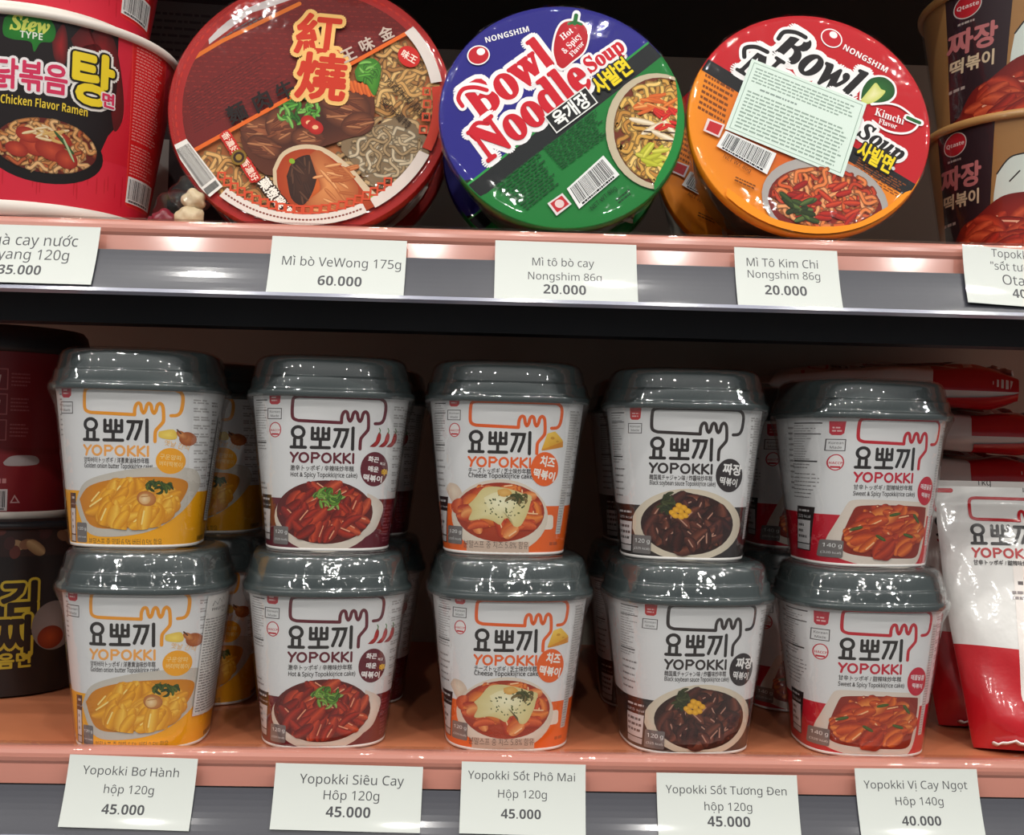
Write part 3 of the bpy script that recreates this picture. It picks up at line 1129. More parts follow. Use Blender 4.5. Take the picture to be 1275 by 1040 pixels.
        A.rrect(548, 762, 606, 826, 12, (240, 230, 216))
        A.ell(372, 772, 208, 165, (246, 238, 226), (226, 214, 198))
        A.rect(232, 880, 500, 938, (214, 190, 172))
        A.ell(372, 752, 192, 130, (206, 92, 44), (170, 60, 28))
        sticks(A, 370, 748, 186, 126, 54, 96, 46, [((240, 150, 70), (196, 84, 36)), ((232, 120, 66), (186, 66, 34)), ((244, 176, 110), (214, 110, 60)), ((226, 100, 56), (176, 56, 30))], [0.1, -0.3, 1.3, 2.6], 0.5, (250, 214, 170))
        A.blob([(236, 722), (262, 694), (296, 650), (350, 640), (420, 652), (470, 668), (505, 680), (498, 720), (490, 752), (462, 808), (432, 812), (420, 782), (392, 780), (372, 806), (340, 790), (300, 782), (240, 790), (252, 748)], (240, 234, 196), (222, 208, 150))
        A.blob([(300, 690), (360, 664), (440, 690), (420, 740), (330, 742)], (248, 244, 214), (238, 230, 188))
        A.blob([(358, 655), (395, 648), (420, 668), (390, 684), (362, 676)], (236, 196, 120), (222, 170, 90))
        specks(A, 390, 725, 95, 52, 42, 5, [(84, 96, 44), (110, 116, 60), (70, 78, 40)])
        leaves(A, 446, 695, 40, 22, 12, 34, [(120, 110, 60), (96, 100, 50), (150, 130, 80)])
        A.text('분말스프 중 치즈 5.8% 함유', 357, 896, w=280, size=36, col=(120, 104, 96))
        gram_box(A, 150, 820, 212, 900, '120 g', '(325 kcal)')
        kcal_panel(A, 97, 146, 694, 900, (52, 44, 44))
        A.ell(559, 560, 61, 75, (240, 112, 40))
        A.text('치즈', 570, 528, w=66, size=50, col=(252, 248, 240), rot=0.15, bold=0.03)
        A.text('떡볶이', 556, 585, w=96, size=44, col=(252, 248, 240), rot=0.2, bold=0.03)
        A.poly([(542, 476), (566, 404), (600, 394), (636, 432), (638, 450)], (240, 196, 70), [(232, 176, 50), (250, 214, 100), (246, 206, 90), (238, 190, 70), (226, 170, 50)])
        A.poly([(542, 476), (638, 436), (638, 462), (546, 480)], (220, 150, 40))
        A.ell(590, 424, 9, 6, (214, 160, 50))
        A.ell(612, 438, 6, 4, (214, 160, 50))
        A.poly([(668, 310), (712, 310), (640, 848), (618, 848)], (208, 206, 204))
        A.rows(0, 0, 0, 0, 46, (150, 148, 148), [(670, 314), (708, 314), (638, 844), (622, 844)], fill=0.45)
        A.rows(592, 880, 640, 900, 1, (190, 90, 40), fill=0.7, word=0.3)
    elif kind == 'soy':
        A.frame(414, 962, 1 / (2.36 * 3.467))
        side_marks(A, 150, accent=(206, 50, 54), haccp=False, y0=300)
        nutrition(A, 52, 104, 312, 508)
        A.rows(64, 552, 122, 700, 5, (140, 136, 136), fill=0.25)
        A.ell(386, 804, 236, 160, (240, 232, 214), (222, 210, 190))
        A.ell(386, 802, 200, 136, (84, 44, 34), (58, 28, 22))
        sticks(A, 386, 798, 192, 130, 64, 116, 46, [((118, 64, 50), (62, 28, 24)), ((98, 48, 40), (50, 24, 20)), ((136, 78, 58), (72, 34, 28)), ((84, 38, 32), (44, 20, 18))], [-1.0, -0.2, 0.8, 1.9], 0.4, (196, 150, 130))
        A.capsule(335, 690, 100, 44, -0.7, (104, 56, 46), (58, 28, 24))
        leaves(A, 292, 712, 26, 34, 18, 40, [(86, 92, 52), (66, 76, 40), (100, 104, 66)])
        for x, y in ((318, 752), (346, 720), (352, 744), (372, 762), (384, 742), (334, 738), (366, 728), (354, 768), (330, 764)):
            A.ell(x, y, 16, 12, (250, 200, 70), (226, 166, 36), rot=0.4, n=14)
        gram_box(A, 158, 858, 232, 940, '120 g', '(325 kcal)')
        kcal_panel(A, 92, 154, 738, 938, (50, 43, 43))
        A.ell(560, 582, 61, 74, (58, 48, 48))
        A.text('짜장', 572, 556, w=86, size=52, col=(250, 248, 246), rot=0.1, bold=0.03)
        A.text('떡볶이', 556, 610, w=80, size=38, col=(250, 248, 246), rot=0.15, bold=0.02)
        A.poly([(672, 330), (716, 330), (662, 870), (640, 870)], (206, 204, 203))
        A.rows(0, 0, 0, 0, 46, (150, 148, 148), [(674, 334), (712, 334), (660, 866), (644, 866)], fill=0.45)
    else:
        A.frame(444, 745, 1 / (2.36 * 2.889))
        side_marks(A, 216, accent=(204, 40, 66), y0=206)
        nutrition(A, 96, 176, 205, 350, 10)
        A.rows(100, 395, 190, 500, 7, (130, 126, 126), fill=0.25)
        A.blob([(262, 512), (290, 492), (430, 492), (570, 500), (586, 520), (582, 600), (570, 690), (540, 738), (470, 748), (320, 735), (228, 700), (216, 650), (236, 580)], (244, 236, 226), (226, 214, 202))
        A.blob([(286, 530), (310, 514), (430, 510), (560, 516), (576, 530), (574, 590), (562, 660), (545, 706), (480, 712), (350, 706), (268, 690), (256, 645), (268, 585)], (178, 60, 30), (150, 44, 24))
        A.clip = (418, 612, 162, 108)
        sticks(A, 418, 612, 160, 104, 70, 96, 42, [((236, 132, 54), (176, 62, 28)), ((226, 108, 46), (168, 52, 26)), ((242, 156, 76), (190, 78, 34)), ((204, 78, 38), (150, 40, 22))], [-0.5, -0.3, 0.6, 2.5], 0.4, (250, 200, 150))
        A.clip = None
        for x, y, a in ((300, 600, -0.3), (390, 634, 0.5), (440, 545, -0.2), (500, 625, 0.3), (530, 560, 0.9)):
            A.capsule(x, y, 46, 12, a, (96, 120, 50), (58, 80, 30))
        gram_box(A, 204, 648, 264, 714, '140 g', '(320 kcal)')
        kcal_panel(A, 118, 186, 528, 700, (54, 46, 46), '320 kcal')
        A.ell(567, 455, 40, 55, (206, 30, 62))
        A.text('매콤달콤', 568, 440, w=58, size=22, col=(250, 240, 240), rot=0.1, bold=0.02)
        A.text('떡볶이', 568, 472, w=44, size=20, col=(250, 240, 240), rot=0.15, bold=0.02)
        A.poly([(622, 240), (650, 240), (606, 665), (588, 665)], (206, 204, 203))
        A.rows(0, 0, 0, 0, 42, (150, 148, 148), [(624, 244), (648, 244), (604, 661), (590, 661)], fill=0.45)
        A.rows(0, 0, 0, 0, 12, (150, 146, 146), [(60, 215), (92, 215), (104, 470), (84, 470)], fill=0.35)
    return A

def import_sticker_art():
    A = Art(494, 921, 1 / (2.36 * 3.06))
    A.h = 0.85
    Q = [(806, 420), (852, 430), (800, 832), (748, 826)]
    A.poly(Q, (222, 220, 216))
    A.rows(0, 0, 0, 0, 40, (120, 118, 116), [(810, 455), (846, 462), (796, 825), (754, 820)], fill=0.42, ragged=0.15)
    A.rows(0, 0, 0, 0, 1, (50, 48, 48), [(812, 432), (840, 438), (838, 448), (810, 444)], fill=0.8)
    return A
def import_sticker_art_wide():
    A = Art(481, 725, 1 / (2.36 * 2.8875))
    A.h = 0.85
    Q = [(700, 182), (815, 182), (768, 622), (652, 616)]
    A.poly(Q, (222, 220, 216))
    A.line([(712, 220), (718, 205), (724, 218), (730, 200), (738, 214), (744, 195), (752, 208)], 2.5, (90, 88, 88))
    A.text('PHUC THINH', 738, 234, w=58, size=15, col=(50, 48, 48), st='bold')
    A.text('Food', 748, 248, w=20, size=12, col=(50, 48, 48), st='bold')
    A.rows(0, 0, 0, 0, 34, (128, 126, 124), [(694, 262), (800, 268), (760, 612), (660, 606)], fill=0.42, ragged=0.12, word=0.08)
    return A

def lid_jit(u, z):
    return 0.12 * math.sin(u * 2 * math.pi * 3 + z) + 0.08 * math.sin(u * 2 * math.pi * 7 - z * 0.4)
LID_PROF = [(82.0, 43.0), (81.6, 44.3), (81.9, 45.0), (82.6, 45.3), (84.2, 45.3), (84.9, 45.1), (85.3, 44.6), (85.6, 44.0), (86.2, 43.7), (87.2, 43.6), (91.2, 43.1), (91.9, 42.9), (92.3, 42.5), (92.6, 42.0), (93.2, 41.8), (95.0, 41.6), (99.2, 40.6), (100.8, 40.0), (102.0, 39.0), (102.8, 37.6), (103.3, 35.8), (103.5, 33.6), (103.5, 31.0), (102.9, 29.6), (102.9, 0.5)]
FILM_PROF = [(0.3, 33.9), (20.0, 36.2), (45.0, 39.1), (66.0, 41.6), (74.0, 43.0), (80.0, 45.2), (82.4, 46.0), (85.0, 46.0), (87.4, 44.6), (91.8, 43.8), (94.0, 42.6), (99.6, 41.5), (102.0, 40.3), (103.6, 38.2), (104.3, 35.8), (104.6, 33.2)]
def film_jit(u, z):
    a = u * 2 * math.pi
    k = 0.25 + 0.75 * math.exp(-((z - 78) / 9.0) ** 2)
    return k * (0.32 * math.sin(a * 5 + z * 0.11) + 0.22 * math.sin(a * 11 - z * 0.3) + 0.14 * math.sin(a * 23 + z))

CUP_PARTS = {}
def make_cup(kind, label, group):
    root = empty('rice_cake_cup', (0, 0, 0))
    tag(root, label, 'cup', group)
    vs, fs, ns = CUP.wall(1.2, 85.0)
    n = len(vs)
    seg = CUP.seg
    for v, sc_, nz in ((1.2, 1.0, -1), (1.2, 0.94, -1)):
        for k in range(seg):
            p, nn = CUP.pos(-CUP.per / 2 + k * CUP.ds, v, 0)
            vs.append((p[0] * sc_, p[1] * sc_, p[2]))
            ns.append((0, 0, -1))
    fs.append(tuple(range(n, n + seg))[::-1])
    o = build('printed_sleeve', cup_art(kind), CUP, M_PRINT, root, base=(vs, fs, ns), basecol=(228, 228, 228))
    loft('base_rim', [(0.0, 31.6), (0.0, 32.9), (0.5, 33.3), (1.6, 33.3), (1.6, 32.0), (0.4, 31.2)], 2.8, M_FOAM, root)
    loft('lid', LID_PROF, 2.9, M_LID, root, cap1=True, jit=lid_jit)
    loft('shrink_wrap', FILM_PROF, 2.85, M_FILM, root, jit=film_jit, seg=128)
    return root

# kind, x of the stack (picture), depth of its axis, turn of the lower and the upper cup, label words
STACKS = [('butter', (183, 176), 0.026, (4, 4), 'yellow banded butter onion', 'yellow', 0.993),
          ('chilli', (405, 411), 0.034, (10, 8), 'maroon banded chilli', 'maroon', 0.989),
          ('cheese', (631, 629), 0.035, (4, 1), 'orange banded cheese', 'orange', 0.988),
          ('soy', (851, 849), 0.034, (6, -4), 'black banded soybean sauce', 'black', 0.981),
          ('sweet', (1066, 1068), 0.035, (-1, 9), 'red banded sweet and spicy', 'red', 0.966)]
STACK_H = 0.1052
for kind, (xl, xu), y, (rl, ru), words_, colour, sz in STACKS:
    g = 'rice cake cups in the front row'
    low = make_cup(kind, 'white rice cake cup, %s, standing on the salmon shelf' % words_, g)
    p = at(xl, 830, y)
    low.location = (p.x, y, 0.0006)
    low.scale = (1.0, 1.0, sz)
    low.rotation_euler = (0, 0, math.radians(rl))
    pu = at(xu, 570, y)
    upc = copy_thing(low, (pu.x, y, STACK_H * sz), (0, 0, math.radians(ru)), 'white rice cake cup, %s, standing on the lid of its twin' % words_)
    if kind == 'butter':
        build('import_sticker', import_sticker_art_wide(), CUP, M_TAG, low)
        build('import_sticker', import_sticker_art(), CUP, M_TAG, upc)
    # the row behind, in shade
    y2 = y + 0.1
    for lev, zz in ((0, 0.0006), (1, STACK_H * sz)):
        where = 'lower one' if lev == 0 else 'upper one'
        c = copy_thing(low, (p.x + {'butter': 0.006, 'chilli': 0.004, 'cheese': -0.002, 'soy': -0.001, 'sweet': -0.004}[kind], y2, zz), (0, 0, math.radians(random.Random(kind + str(lev)).uniform(-7, 7))),
                       'rice cake cup in the shaded row behind the %s cups, %s' % (colour, where), 'rice cake cups in the second row')
        for ch in list(c.children):
            if ch.name.startswith('import_sticker'):
                bpy.data.objects.remove(ch)

# ------------------------------------------------------------------ noodle bowls lying on their sides, lids to the front
def bowl_film_jit(amp):
    def f(u, z):
        a = u * 2 * math.pi
        return amp * (0.5 * math.sin(a * 9 + z * 0.3) + 0.35 * math.sin(a * 23 - z * 0.7) + 0.3 * math.sin(a * 41 + z * 1.3))
    return f
def make_bowl(name, R, depth, art, lid_mat, body_mat, rim_col, label, cat, px, Y, z, tilt, group, film=0.7, taper=0.8):
    root = empty(name, (0, 0, 0))
    tag(root, label, cat, group)
    N = 96
    bv = [(0.0, 0.0, 0.0)] + [(R * math.cos(2 * math.pi * i / N) * MM, 0.0, R * math.sin(2 * math.pi * i / N) * MM) for i in range(N)]
    bf = [(0, 1 + i, 1 + (i + 1) % N) for i in range(N)]
    n0 = len(bv)
    # the lid's folded skirt
    for y, r in ((0.6, R + 0.5), (3.2, R + 0.9), (6.5, R + 0.5), (7.0, R - 1.0)):
        bv += [(r * math.cos(2 * math.pi * i / N) * MM, y * MM, r * math.sin(2 * math.pi * i / N) * MM) for i in range(N)]
    for i in range(N):
        j = (i + 1) % N
        bf.append((1 + i, n0 + i, n0 + j, 1 + j))
        for k in range(3):
            a, b = n0 + k * N, n0 + (k + 1) * N
            bf.append((a + i, b + i, b + j, a + j))
    bn = [(0, -1, 0)] * (N + 1)
    for k in range(4):
        bn += [(math.cos(2 * math.pi * i / N), (-0.5, -0.1, 0.3, 0.9)[k], math.sin(2 * math.pi * i / N)) for i in range(N)]
    lid = build('printed_lid', art, Plane(), lid_mat, root, base=(bv, bf, bn), basecol=[srgb(rim_col(i / N)) for i in [0] + list(range(N)) * 5])
    lid.location = (0, 0, R * MM)
    body = loft('bowl_body', [(4.0, R - 2.0), (9.0, R - 2.6), (depth * 0.55, R * (1 + taper) / 2 - 1.5), (depth - 3, R * taper), (depth, R * taper - 2.5), (depth - 1, R * taper - 6), (depth - 1, 1)], 2.0, body_mat, root, cap1=True, axis='y')
    body.location = (0, 0, R * MM)
    if film:
        sw = loft('shrink_wrap', [(-1.6, 0.6), (-1.6, R * 0.5), (-1.5, R - 4), (-1.0, R - 1), (0.6, R + 1.1), (3.5, R + 1.4), (8, R + 1.0), (depth * 0.5, R * (1 + taper) / 2 + 1), (depth - 2, R * taper + 1.2)], 2.0, M_BOWLFILM, root, axis='y', jit=lambda u, z: bowl_film_jit(film)(u, z) if z > -1.45 else 0.0, seg=144)
        sw.location = (0, 0, R * MM)
    c = at(px[0], px[1], Y + R * MM * math.sin(tilt))
    root.rotation_euler = (-tilt, 0, 0)
    root.location = (c.x, Y, z)
    return root

def vewong_art(R):
    cx, cy, rx, ry = 490, 318, 464, 419
    A = Art(cx, cy, R / rx, R / ry, seed=5)
    A.ink = 1.3
    A.clip = (cx, cy, rx * 0.995, ry * 0.995)
    A.rect(0, -120, 980, 760, (176, 44, 28))
    # ring of red print round the edge
    for i in range(90):
        a = i / 90 * 2 * math.pi
        x, y = cx + rx * 0.95 * math.cos(a), cy + ry * 0.95 * math.sin(a)
        A.capsule(x, y, 20, 10, a + 1.57, (206, 66, 44), (186, 40, 30))
    A.clip = (cx, cy, rx * 0.905, ry * 0.905)
    # dark red patterned half
    A.poly([(-200, 640), (60, 530), (1000, -60), (1000, -300), (-200, -300)], (132, 32, 24))
    for i in range(60):
        for j in range(30):
            u, v = i * 17 + (j % 2) * 8 - 60, j * 17 - 120
            x, y = u, v
            if y < 545 - (x - 30) * 0.60 and (i * 7 + j * 5) % 3:
                A.rect(x, y, x + 12, y + 4, (154, 44, 30))
                A.h -= A.eps
    A.up()
    A.poly([(70, 200), (240, 60), (460, -60), (360, -140), (0, 100)], (164, 44, 30))
    A.poly([(140, 130), (270, 18), (420, -40), (340, -100), (120, 40)], (214, 206, 204))
    A.rows(0, 0, 0, 0, 2, (120, 116, 116), [(170, 110), (300, 15), (320, 30), (180, 125)], fill=0.4)
    A.line([(40, 214), (180, 118), (430, -20)], 14, (226, 132, 40))
    A.rows(0, 0, 0, 0, 14, (112, 28, 22), [(80, 300), (330, 130), (420, 250), (120, 430)], fill=0.3)
    # noodles and broth half
    A.poly([(130, 485), (812, 68), (1100, 120), (1000, 500), (800, 640), (640, 800), (100, 800)], (176, 112, 62))
    A.clip = (cx, cy, rx * 0.93, ry * 0.93)
    noodles(A, 800, 230, 150, 130, 80, 13, [(214, 172, 112), (196, 150, 92), (226, 190, 132), (180, 134, 80)], 14, 110)
    noodles(A, 760, 470, 170, 110, 80, 13, [(206, 176, 134), (190, 156, 112), (218, 192, 152)], 14, 110)
    noodles(A, 300, 560, 190, 110, 80, 13, [(214, 166, 104), (192, 140, 84), (226, 184, 124)], 14, 110)
    A.poly([(600, 430), (800, 350), (890, 430), (880, 490), (720, 590), (600, 470)], (150, 128, 100))
    noodles(A, 750, 470, 120, 80, 40, 10, [(196, 176, 146), (176, 152, 118), (206, 190, 164)], 12, 90)
    A.rect(610, 430, 612, 432, (150, 128, 100))
    # dark broth and meat
    A.blob([(270, 440), (330, 370), (440, 340), (540, 280), (660, 250), (700, 300), (690, 400), (600, 440), (500, 480), (380, 560), (300, 500)], (74, 36, 24), (110, 60, 36))
    for x, y, w_, h_, r_ in ((330, 420, 62, 52, 0.3), (400, 400, 50, 62, -0.4), (610, 335, 82, 66, 0.2), (560, 300, 44, 40, 0.7), (650, 385, 56, 40, -0.3), (490, 435, 56, 34, 0.1), (350, 470, 60, 34, 0.4)):
        A.ell(x, y, w_, h_, (172, 110, 76), (96, 52, 32), rot=r_)
        for k in range(10):
            A.capsule(x + A.rng.uniform(-w_, w_) * 0.6, y + A.rng.uniform(-h_, h_) * 0.6, w_ * 0.9, 11, r_ + A.rng.uniform(-0.4, 0.4), A.rng.choice([(196, 140, 100), (150, 92, 60), (122, 70, 46)]), (104, 56, 36))
    for k in range(7):
        A.capsule(612 + k * 13, 255 + (k % 2) * 4 + k * 3, 44, 18, 1.2, (226, 130, 62), (190, 92, 40))
    leaves(A, 455, 345, 60, 48, 46, 32, [(88, 156, 60), (120, 186, 84), (64, 124, 44), (150, 200, 110)])
    A.blob([(630, 210), (650, 175), (690, 165), (715, 190), (716, 230), (700, 290), (670, 250), (640, 240)], (112, 176, 70), (72, 132, 44))
    leaves(A, 672, 210, 36, 30, 20, 30, [(120, 186, 80), (90, 156, 58), (150, 206, 110)])
    for x, y in ((490, 385), (512, 400)):
        A.ell(x, y, 28, 22, (206, 62, 50), (176, 36, 30), rot=0.5)
        A.ell(x, y, 10, 7, (232, 190, 150))
    # white spoon with broth and a cut of meat
    A.blob([(384, 540), (410, 485), (470, 458), (545, 466), (630, 520), (700, 590), (775, 648), (786, 664), (760, 690), (660, 712), (560, 715), (470, 690), (400, 620)], (232, 218, 196), (212, 192, 164))
    A.blob([(396, 545), (420, 495), (475, 472), (540, 480), (620, 535), (680, 600), (720, 650), (650, 694), (560, 698), (480, 676), (412, 612)], (208, 116, 52), (176, 76, 32))
    A.blob([(430, 560), (450, 510), (500, 490), (530, 520), (520, 600), (490, 650), (450, 630)], (92, 58, 40), (70, 40, 28))
    A.blob([(500, 490), (530, 474), (580, 510), (640, 560), (664, 600), (640, 660), (580, 690), (510, 680), (500, 640), (540, 600), (520, 540)], (222, 160, 106), (180, 104, 60))
    for k in range(26):
        A.capsule(A.rng.uniform(530, 640), A.rng.uniform(520, 670), 56, 12, A.rng.uniform(-0.4, 0.9), A.rng.choice([(236, 184, 132), (212, 148, 96), (190, 120, 72)]), (176, 104, 62))
    for k in range(14):
        A.capsule(A.rng.uniform(440, 510), A.rng.uniform(510, 630), 44, 10, A.rng.uniform(0.6, 1.8), A.rng.choice([(120, 84, 62), (90, 58, 42)]), (66, 40, 30))
    for x, y in ((444, 512), (706, 622), (682, 668), (640, 680)):
        A.ell(x, y, 10, 8, (150, 180, 60), rot=0.5)
    # orange diagonal
    A.line([(60, 530), (135, 482), (812, 66)], 13, (224, 120, 44))
    # big red vertical title
    for t, x, y, z in (('紅', 500, 95, 150), ('燒', 520, 235, 165)):
        A.text(t, x, y, w=z, size=z * 1.0, col=(206, 70, 40), out=13, outcol=(236, 196, 130), bold=0.024, rot=0.06)
    for t, x, y in (('牛', 404, 285), ('肉', 330, 322), ('麵', 252, 362)):
        A.text(t, x, y, w=62, col=(42, 20, 18), rot=-0.5, bold=0.02)
    for t, x, y in (('金', 728, 80), ('味', 664, 120), ('王', 606, 158)):
        A.text(t, x, y, w=48, col=(206, 188, 176), rot=-0.5, bold=0.02)
    A.ell(808, 155, 40, 33, (206, 48, 40), (206, 48, 40), rot=0.7)
    A.text('味王', 808, 155, w=56, col=(246, 226, 214), rot=0.5, bold=0.02)
    for i, t in enumerate(('內附牛肉調理包', '風味獨特')):
        A.text(t, 812 - i * 40, 300 + i * 45, w=200 - 70 * i, size=30, col=(60, 36, 26), rot=0.72)
    A.text('藥燉雞湯', 400, 630, w=150, size=40, col=(244, 236, 226), rot=0.85, bold=0.02, out=4, outcol=(70, 40, 26))
    for x, y in ((240, 460), (310, 545)):
        A.text('香濃好', x, y, w=80, size=26, col=(246, 226, 210), rot=0.95, bold=0.01, out=7, outcol=(206, 56, 44))
    A.ell(272, 506, 25, 25, (150, 120, 40))
    A.ell(272, 506, 18, 18, (70, 44, 26))
    A.ell(272, 506, 10, 10, (170, 140, 60))
    # white print arcs and keys round the lower edge
    A.clip = (cx, cy, rx * 0.995, ry * 0.995)
    def arc(a0, a1, r0, r1, col, n=14):
        A.up()
        for i in range(n):
            t0, t1 = math.radians(a0 + (a1 - a0) * i / n), math.radians(a0 + (a1 - a0) * (i + 1) / n)
            q = [(cx + rx * r * math.cos(t), cy + ry * r * math.sin(t)) for r, t in ((r0, t0), (r1, t0), (r1, t1), (r0, t1))]
            A.tri(q[0], q[1], q[2], col, col, col)
            A.tri(q[0], q[2], q[3], col, col, col)
    arc(-42, -12, 0.87, 0.95, (222, 212, 206))
    arc(24, 58, 0.86, 0.94, (226, 214, 206))
    arc(62, 128, 0.865, 0.945, (228, 218, 210))
    arc(-10, 22, 0.87, 0.94, (198, 70, 44))
    for i in range(26):
        a = math.radians(46 + i * 4.2) if i < 22 else math.radians(-8 + (i - 22) * 7)
        x, y = cx + rx * 0.83 * math.cos(a), cy + ry * 0.83 * math.sin(a)
        A.box(x - 11, y - 11, x + 11, y + 11, 6, (214, 96, 60))
    for i in range(40):
        a = math.radians(64 + i * 1.6)
        x, y = cx + rx * 0.905 * math.cos(a), cy + ry * 0.905 * math.sin(a)
        A.capsule(x, y, 9, 6, a + 1.57, (150, 90, 80), (150, 90, 80))
    A.barcode([(52, 478), (98, 452), (228, 600), (184, 640)], n=40, paper=(232, 228, 222), foot=0.2)
    A.clip = None
    return A

def nongshim_mark(A, x, y, rot, ring, wid, tcol, tx, ty, tw):
    A.ell(x, y, 38 * wid, 33 * wid, ring, rot=rot)
    c, s_ = math.cos(rot), math.sin(rot)
    A.ell(x, y, 34 * wid, 29 * wid, (206, 30, 56), rot=rot)
    A.ell(x + 8 * c, y - 12, 14 * wid, 12 * wid, ring, rot=rot)
    A.text('NONGSHIM', tx, ty, w=tw, col=tcol, st='bold', rot=rot, track=0.02)

def spicy_art(R):
    cx, cy, rx, ry = 439, 400, 399, 362
    A = Art(cx, cy, R / rx, R / ry, seed=3)
    A.ink = 1.3
    A.clip = (cx, cy, rx * 0.998, ry * 0.998)
    rot = -0.66
    A.rect(0, 0, 900, 800, (30, 148, 74))
    A.poly([(-100, -100), (1000, -100), (740, 138), (165, 612), (-100, 830)], (52, 46, 150))
    A.poly([(165, 612), (725, 150), (775, 190), (195, 664), (140, 660)], (40, 44, 46))
    A.poly([(775, 188), (195, 662), (100, 720), (60, 640), (165, 614), (740, 136), (900, 60)], (40, 44, 46))
    A.line([(120, 648), (165, 613), (728, 148), (800, 90)], 7, (60, 168, 90))
    red, white = (214, 30, 58), (250, 246, 246)
    def word(t, x, y, w_, sz, out, st='serif', rotx=rot):
        A.text(t, x, y, w=w_, size=sz, col=red, out=out, outcol=white, st=st, rot=rotx, bold=0.022)
    word('Bowl', 255, 285, 318, 172, 15)
    word('Noodle', 330, 385, 432, 168, 15)
    word('Soup', 572, 200, 146, 74, 9, rotx=-0.62)
    # initial swashes
    for q in ([(112, 385), (98, 360), (112, 330), (150, 322), (190, 330)], [(160, 492), (140, 470), (160, 440), (196, 440)]):
        A.curve(q, 32, white)
        A.curve(q, 14, red)
    # chilli
    ch = [(420, 238), (408, 190), (418, 130), (440, 95), (480, 88), (512, 105), (522, 140), (508, 190), (470, 225), (440, 250)]
    A.blob([(465 + (x - 465) * 1.12, 165 + (y - 165) * 1.1) for x, y in ch], white)
    A.line([(478, 98), (484, 64)], 28, white)
    A.blob(ch, red, (196, 22, 48))
    A.line([(478, 96), (483, 68)], 14, (40, 130, 66))
    A.line([(458, 98), (478, 90), (500, 98)], 10, (40, 130, 66))
    for t, x, y, w_ in (('Hot', 450, 132, 48), ('& Spicy', 466, 163, 84), ('Flavor', 484, 182, 62)):
        A.text(t, x, y, w=w_, size=31 if t != 'Flavor' else 25, col=white, st='serif', rot=-0.85 if t != 'Hot' else -0.7)
    word('Noodle', 330, 385, 432, 168, 0)
    nongshim_mark(A, 160, 215, -0.3, white, 1.0, white, 252, 140, 152)
    # flavour in a black box, yellow name
    c, s_ = math.cos(rot), math.sin(rot)
    def R_(x, y, dx, dy):
        return (x + dx * c - dy * s_, y + dx * s_ + dy * c)
    bx = [R_(467, 386, dx, dy) for dx, dy in ((-86, -34), (86, -34), (86, 34), (-86, 34))]
    A.poly(bx, (236, 236, 232))
    A.poly([R_(467, 386, dx, dy) for dx, dy in ((-82, -30), (82, -30), (82, 30), (-82, 30))], (36, 36, 38))
    A.text('육개장', 467, 386, w=138, size=58, col=(248, 248, 244), rot=rot, bold=0.024)
    A.text('사발면', 600, 272, w=138, size=68, col=(244, 222, 40), rot=rot, bold=0.03, out=4, outcol=(50, 50, 30))
    # ingredient print
    dk = (22, 98, 50)
    A.rows(0, 0, 0, 0, 12, dk, [(218, 640), (365, 520), (440, 620), (330, 712)], fill=0.5, ragged=0.15)
    A.rows(0, 0, 0, 0, 12, dk, [(375, 512), (560, 372), (585, 470), (440, 580)], fill=0.5, ragged=0.15)
    A.rows(0, 0, 0, 0, 2, (24, 90, 48), [(610, 668), (660, 626), (676, 642), (624, 684)], fill=0.6)
    # bowl of noodles, cut by the edge
    A.ell(752, 446, 172, 190, (222, 212, 190), (206, 194, 170))
    A.ell(764, 446, 158, 176, (166, 92, 42), (130, 62, 30))
    noodles(A, 764, 446, 148, 164, 130, 13, [(236, 198, 116), (222, 178, 96), (244, 212, 140), (206, 156, 80)], 12, 80)
    for x, y, r_ in ((700, 420, 0.2), (735, 440, -0.5), (770, 466, 0.4), (790, 440, 0.9)):
        A.capsule(x, y, 90, 20, r_, (246, 236, 216), (206, 180, 140))
        A.line([(x - 30, y + 12), (x + 30, y + 14)], 5, (90, 60, 40))
    for k in range(16):
        A.capsule(A.rng.uniform(690, 800), A.rng.uniform(330, 390), 60, 12, A.rng.uniform(-0.6, 0.5), A.rng.choice([(240, 160, 80), (228, 130, 60), (246, 190, 120)]), (206, 110, 50))
    for k in range(14):
        A.capsule(A.rng.uniform(745, 805), A.rng.uniform(380, 440), 36, 12, A.rng.uniform(-0.9, 0.9), (226, 70, 56), (186, 40, 36))
    for k in range(10):
        A.capsule(A.rng.uniform(700, 770), A.rng.uniform(500, 560), 60, 18, A.rng.uniform(-1.0, 0.4), A.rng.choice([(226, 220, 110), (206, 206, 80)]), (170, 170, 50))
    A.blob([(806, 240), (816, 330), (812, 420), (790, 510), (735, 640), (870, 640), (900, 400), (860, 240)], (30, 148, 74))
    # barcode and stamp
    A.barcode([(454, 642), (572, 532), (624, 592), (494, 704)], n=46)
    A.poly([(392, 690), (440, 656), (470, 690), (422, 728)], (232, 226, 224))
    A.poly([(401, 690), (438, 664), (462, 690), (424, 718)], (206, 60, 70))
    A.ell(431, 690, 15, 13, (236, 214, 212))
    A.text('NET WT 86g', 570, 668, w=108, col=(20, 60, 36), rot=rot - 0.06)
    A.clip = None
    return A

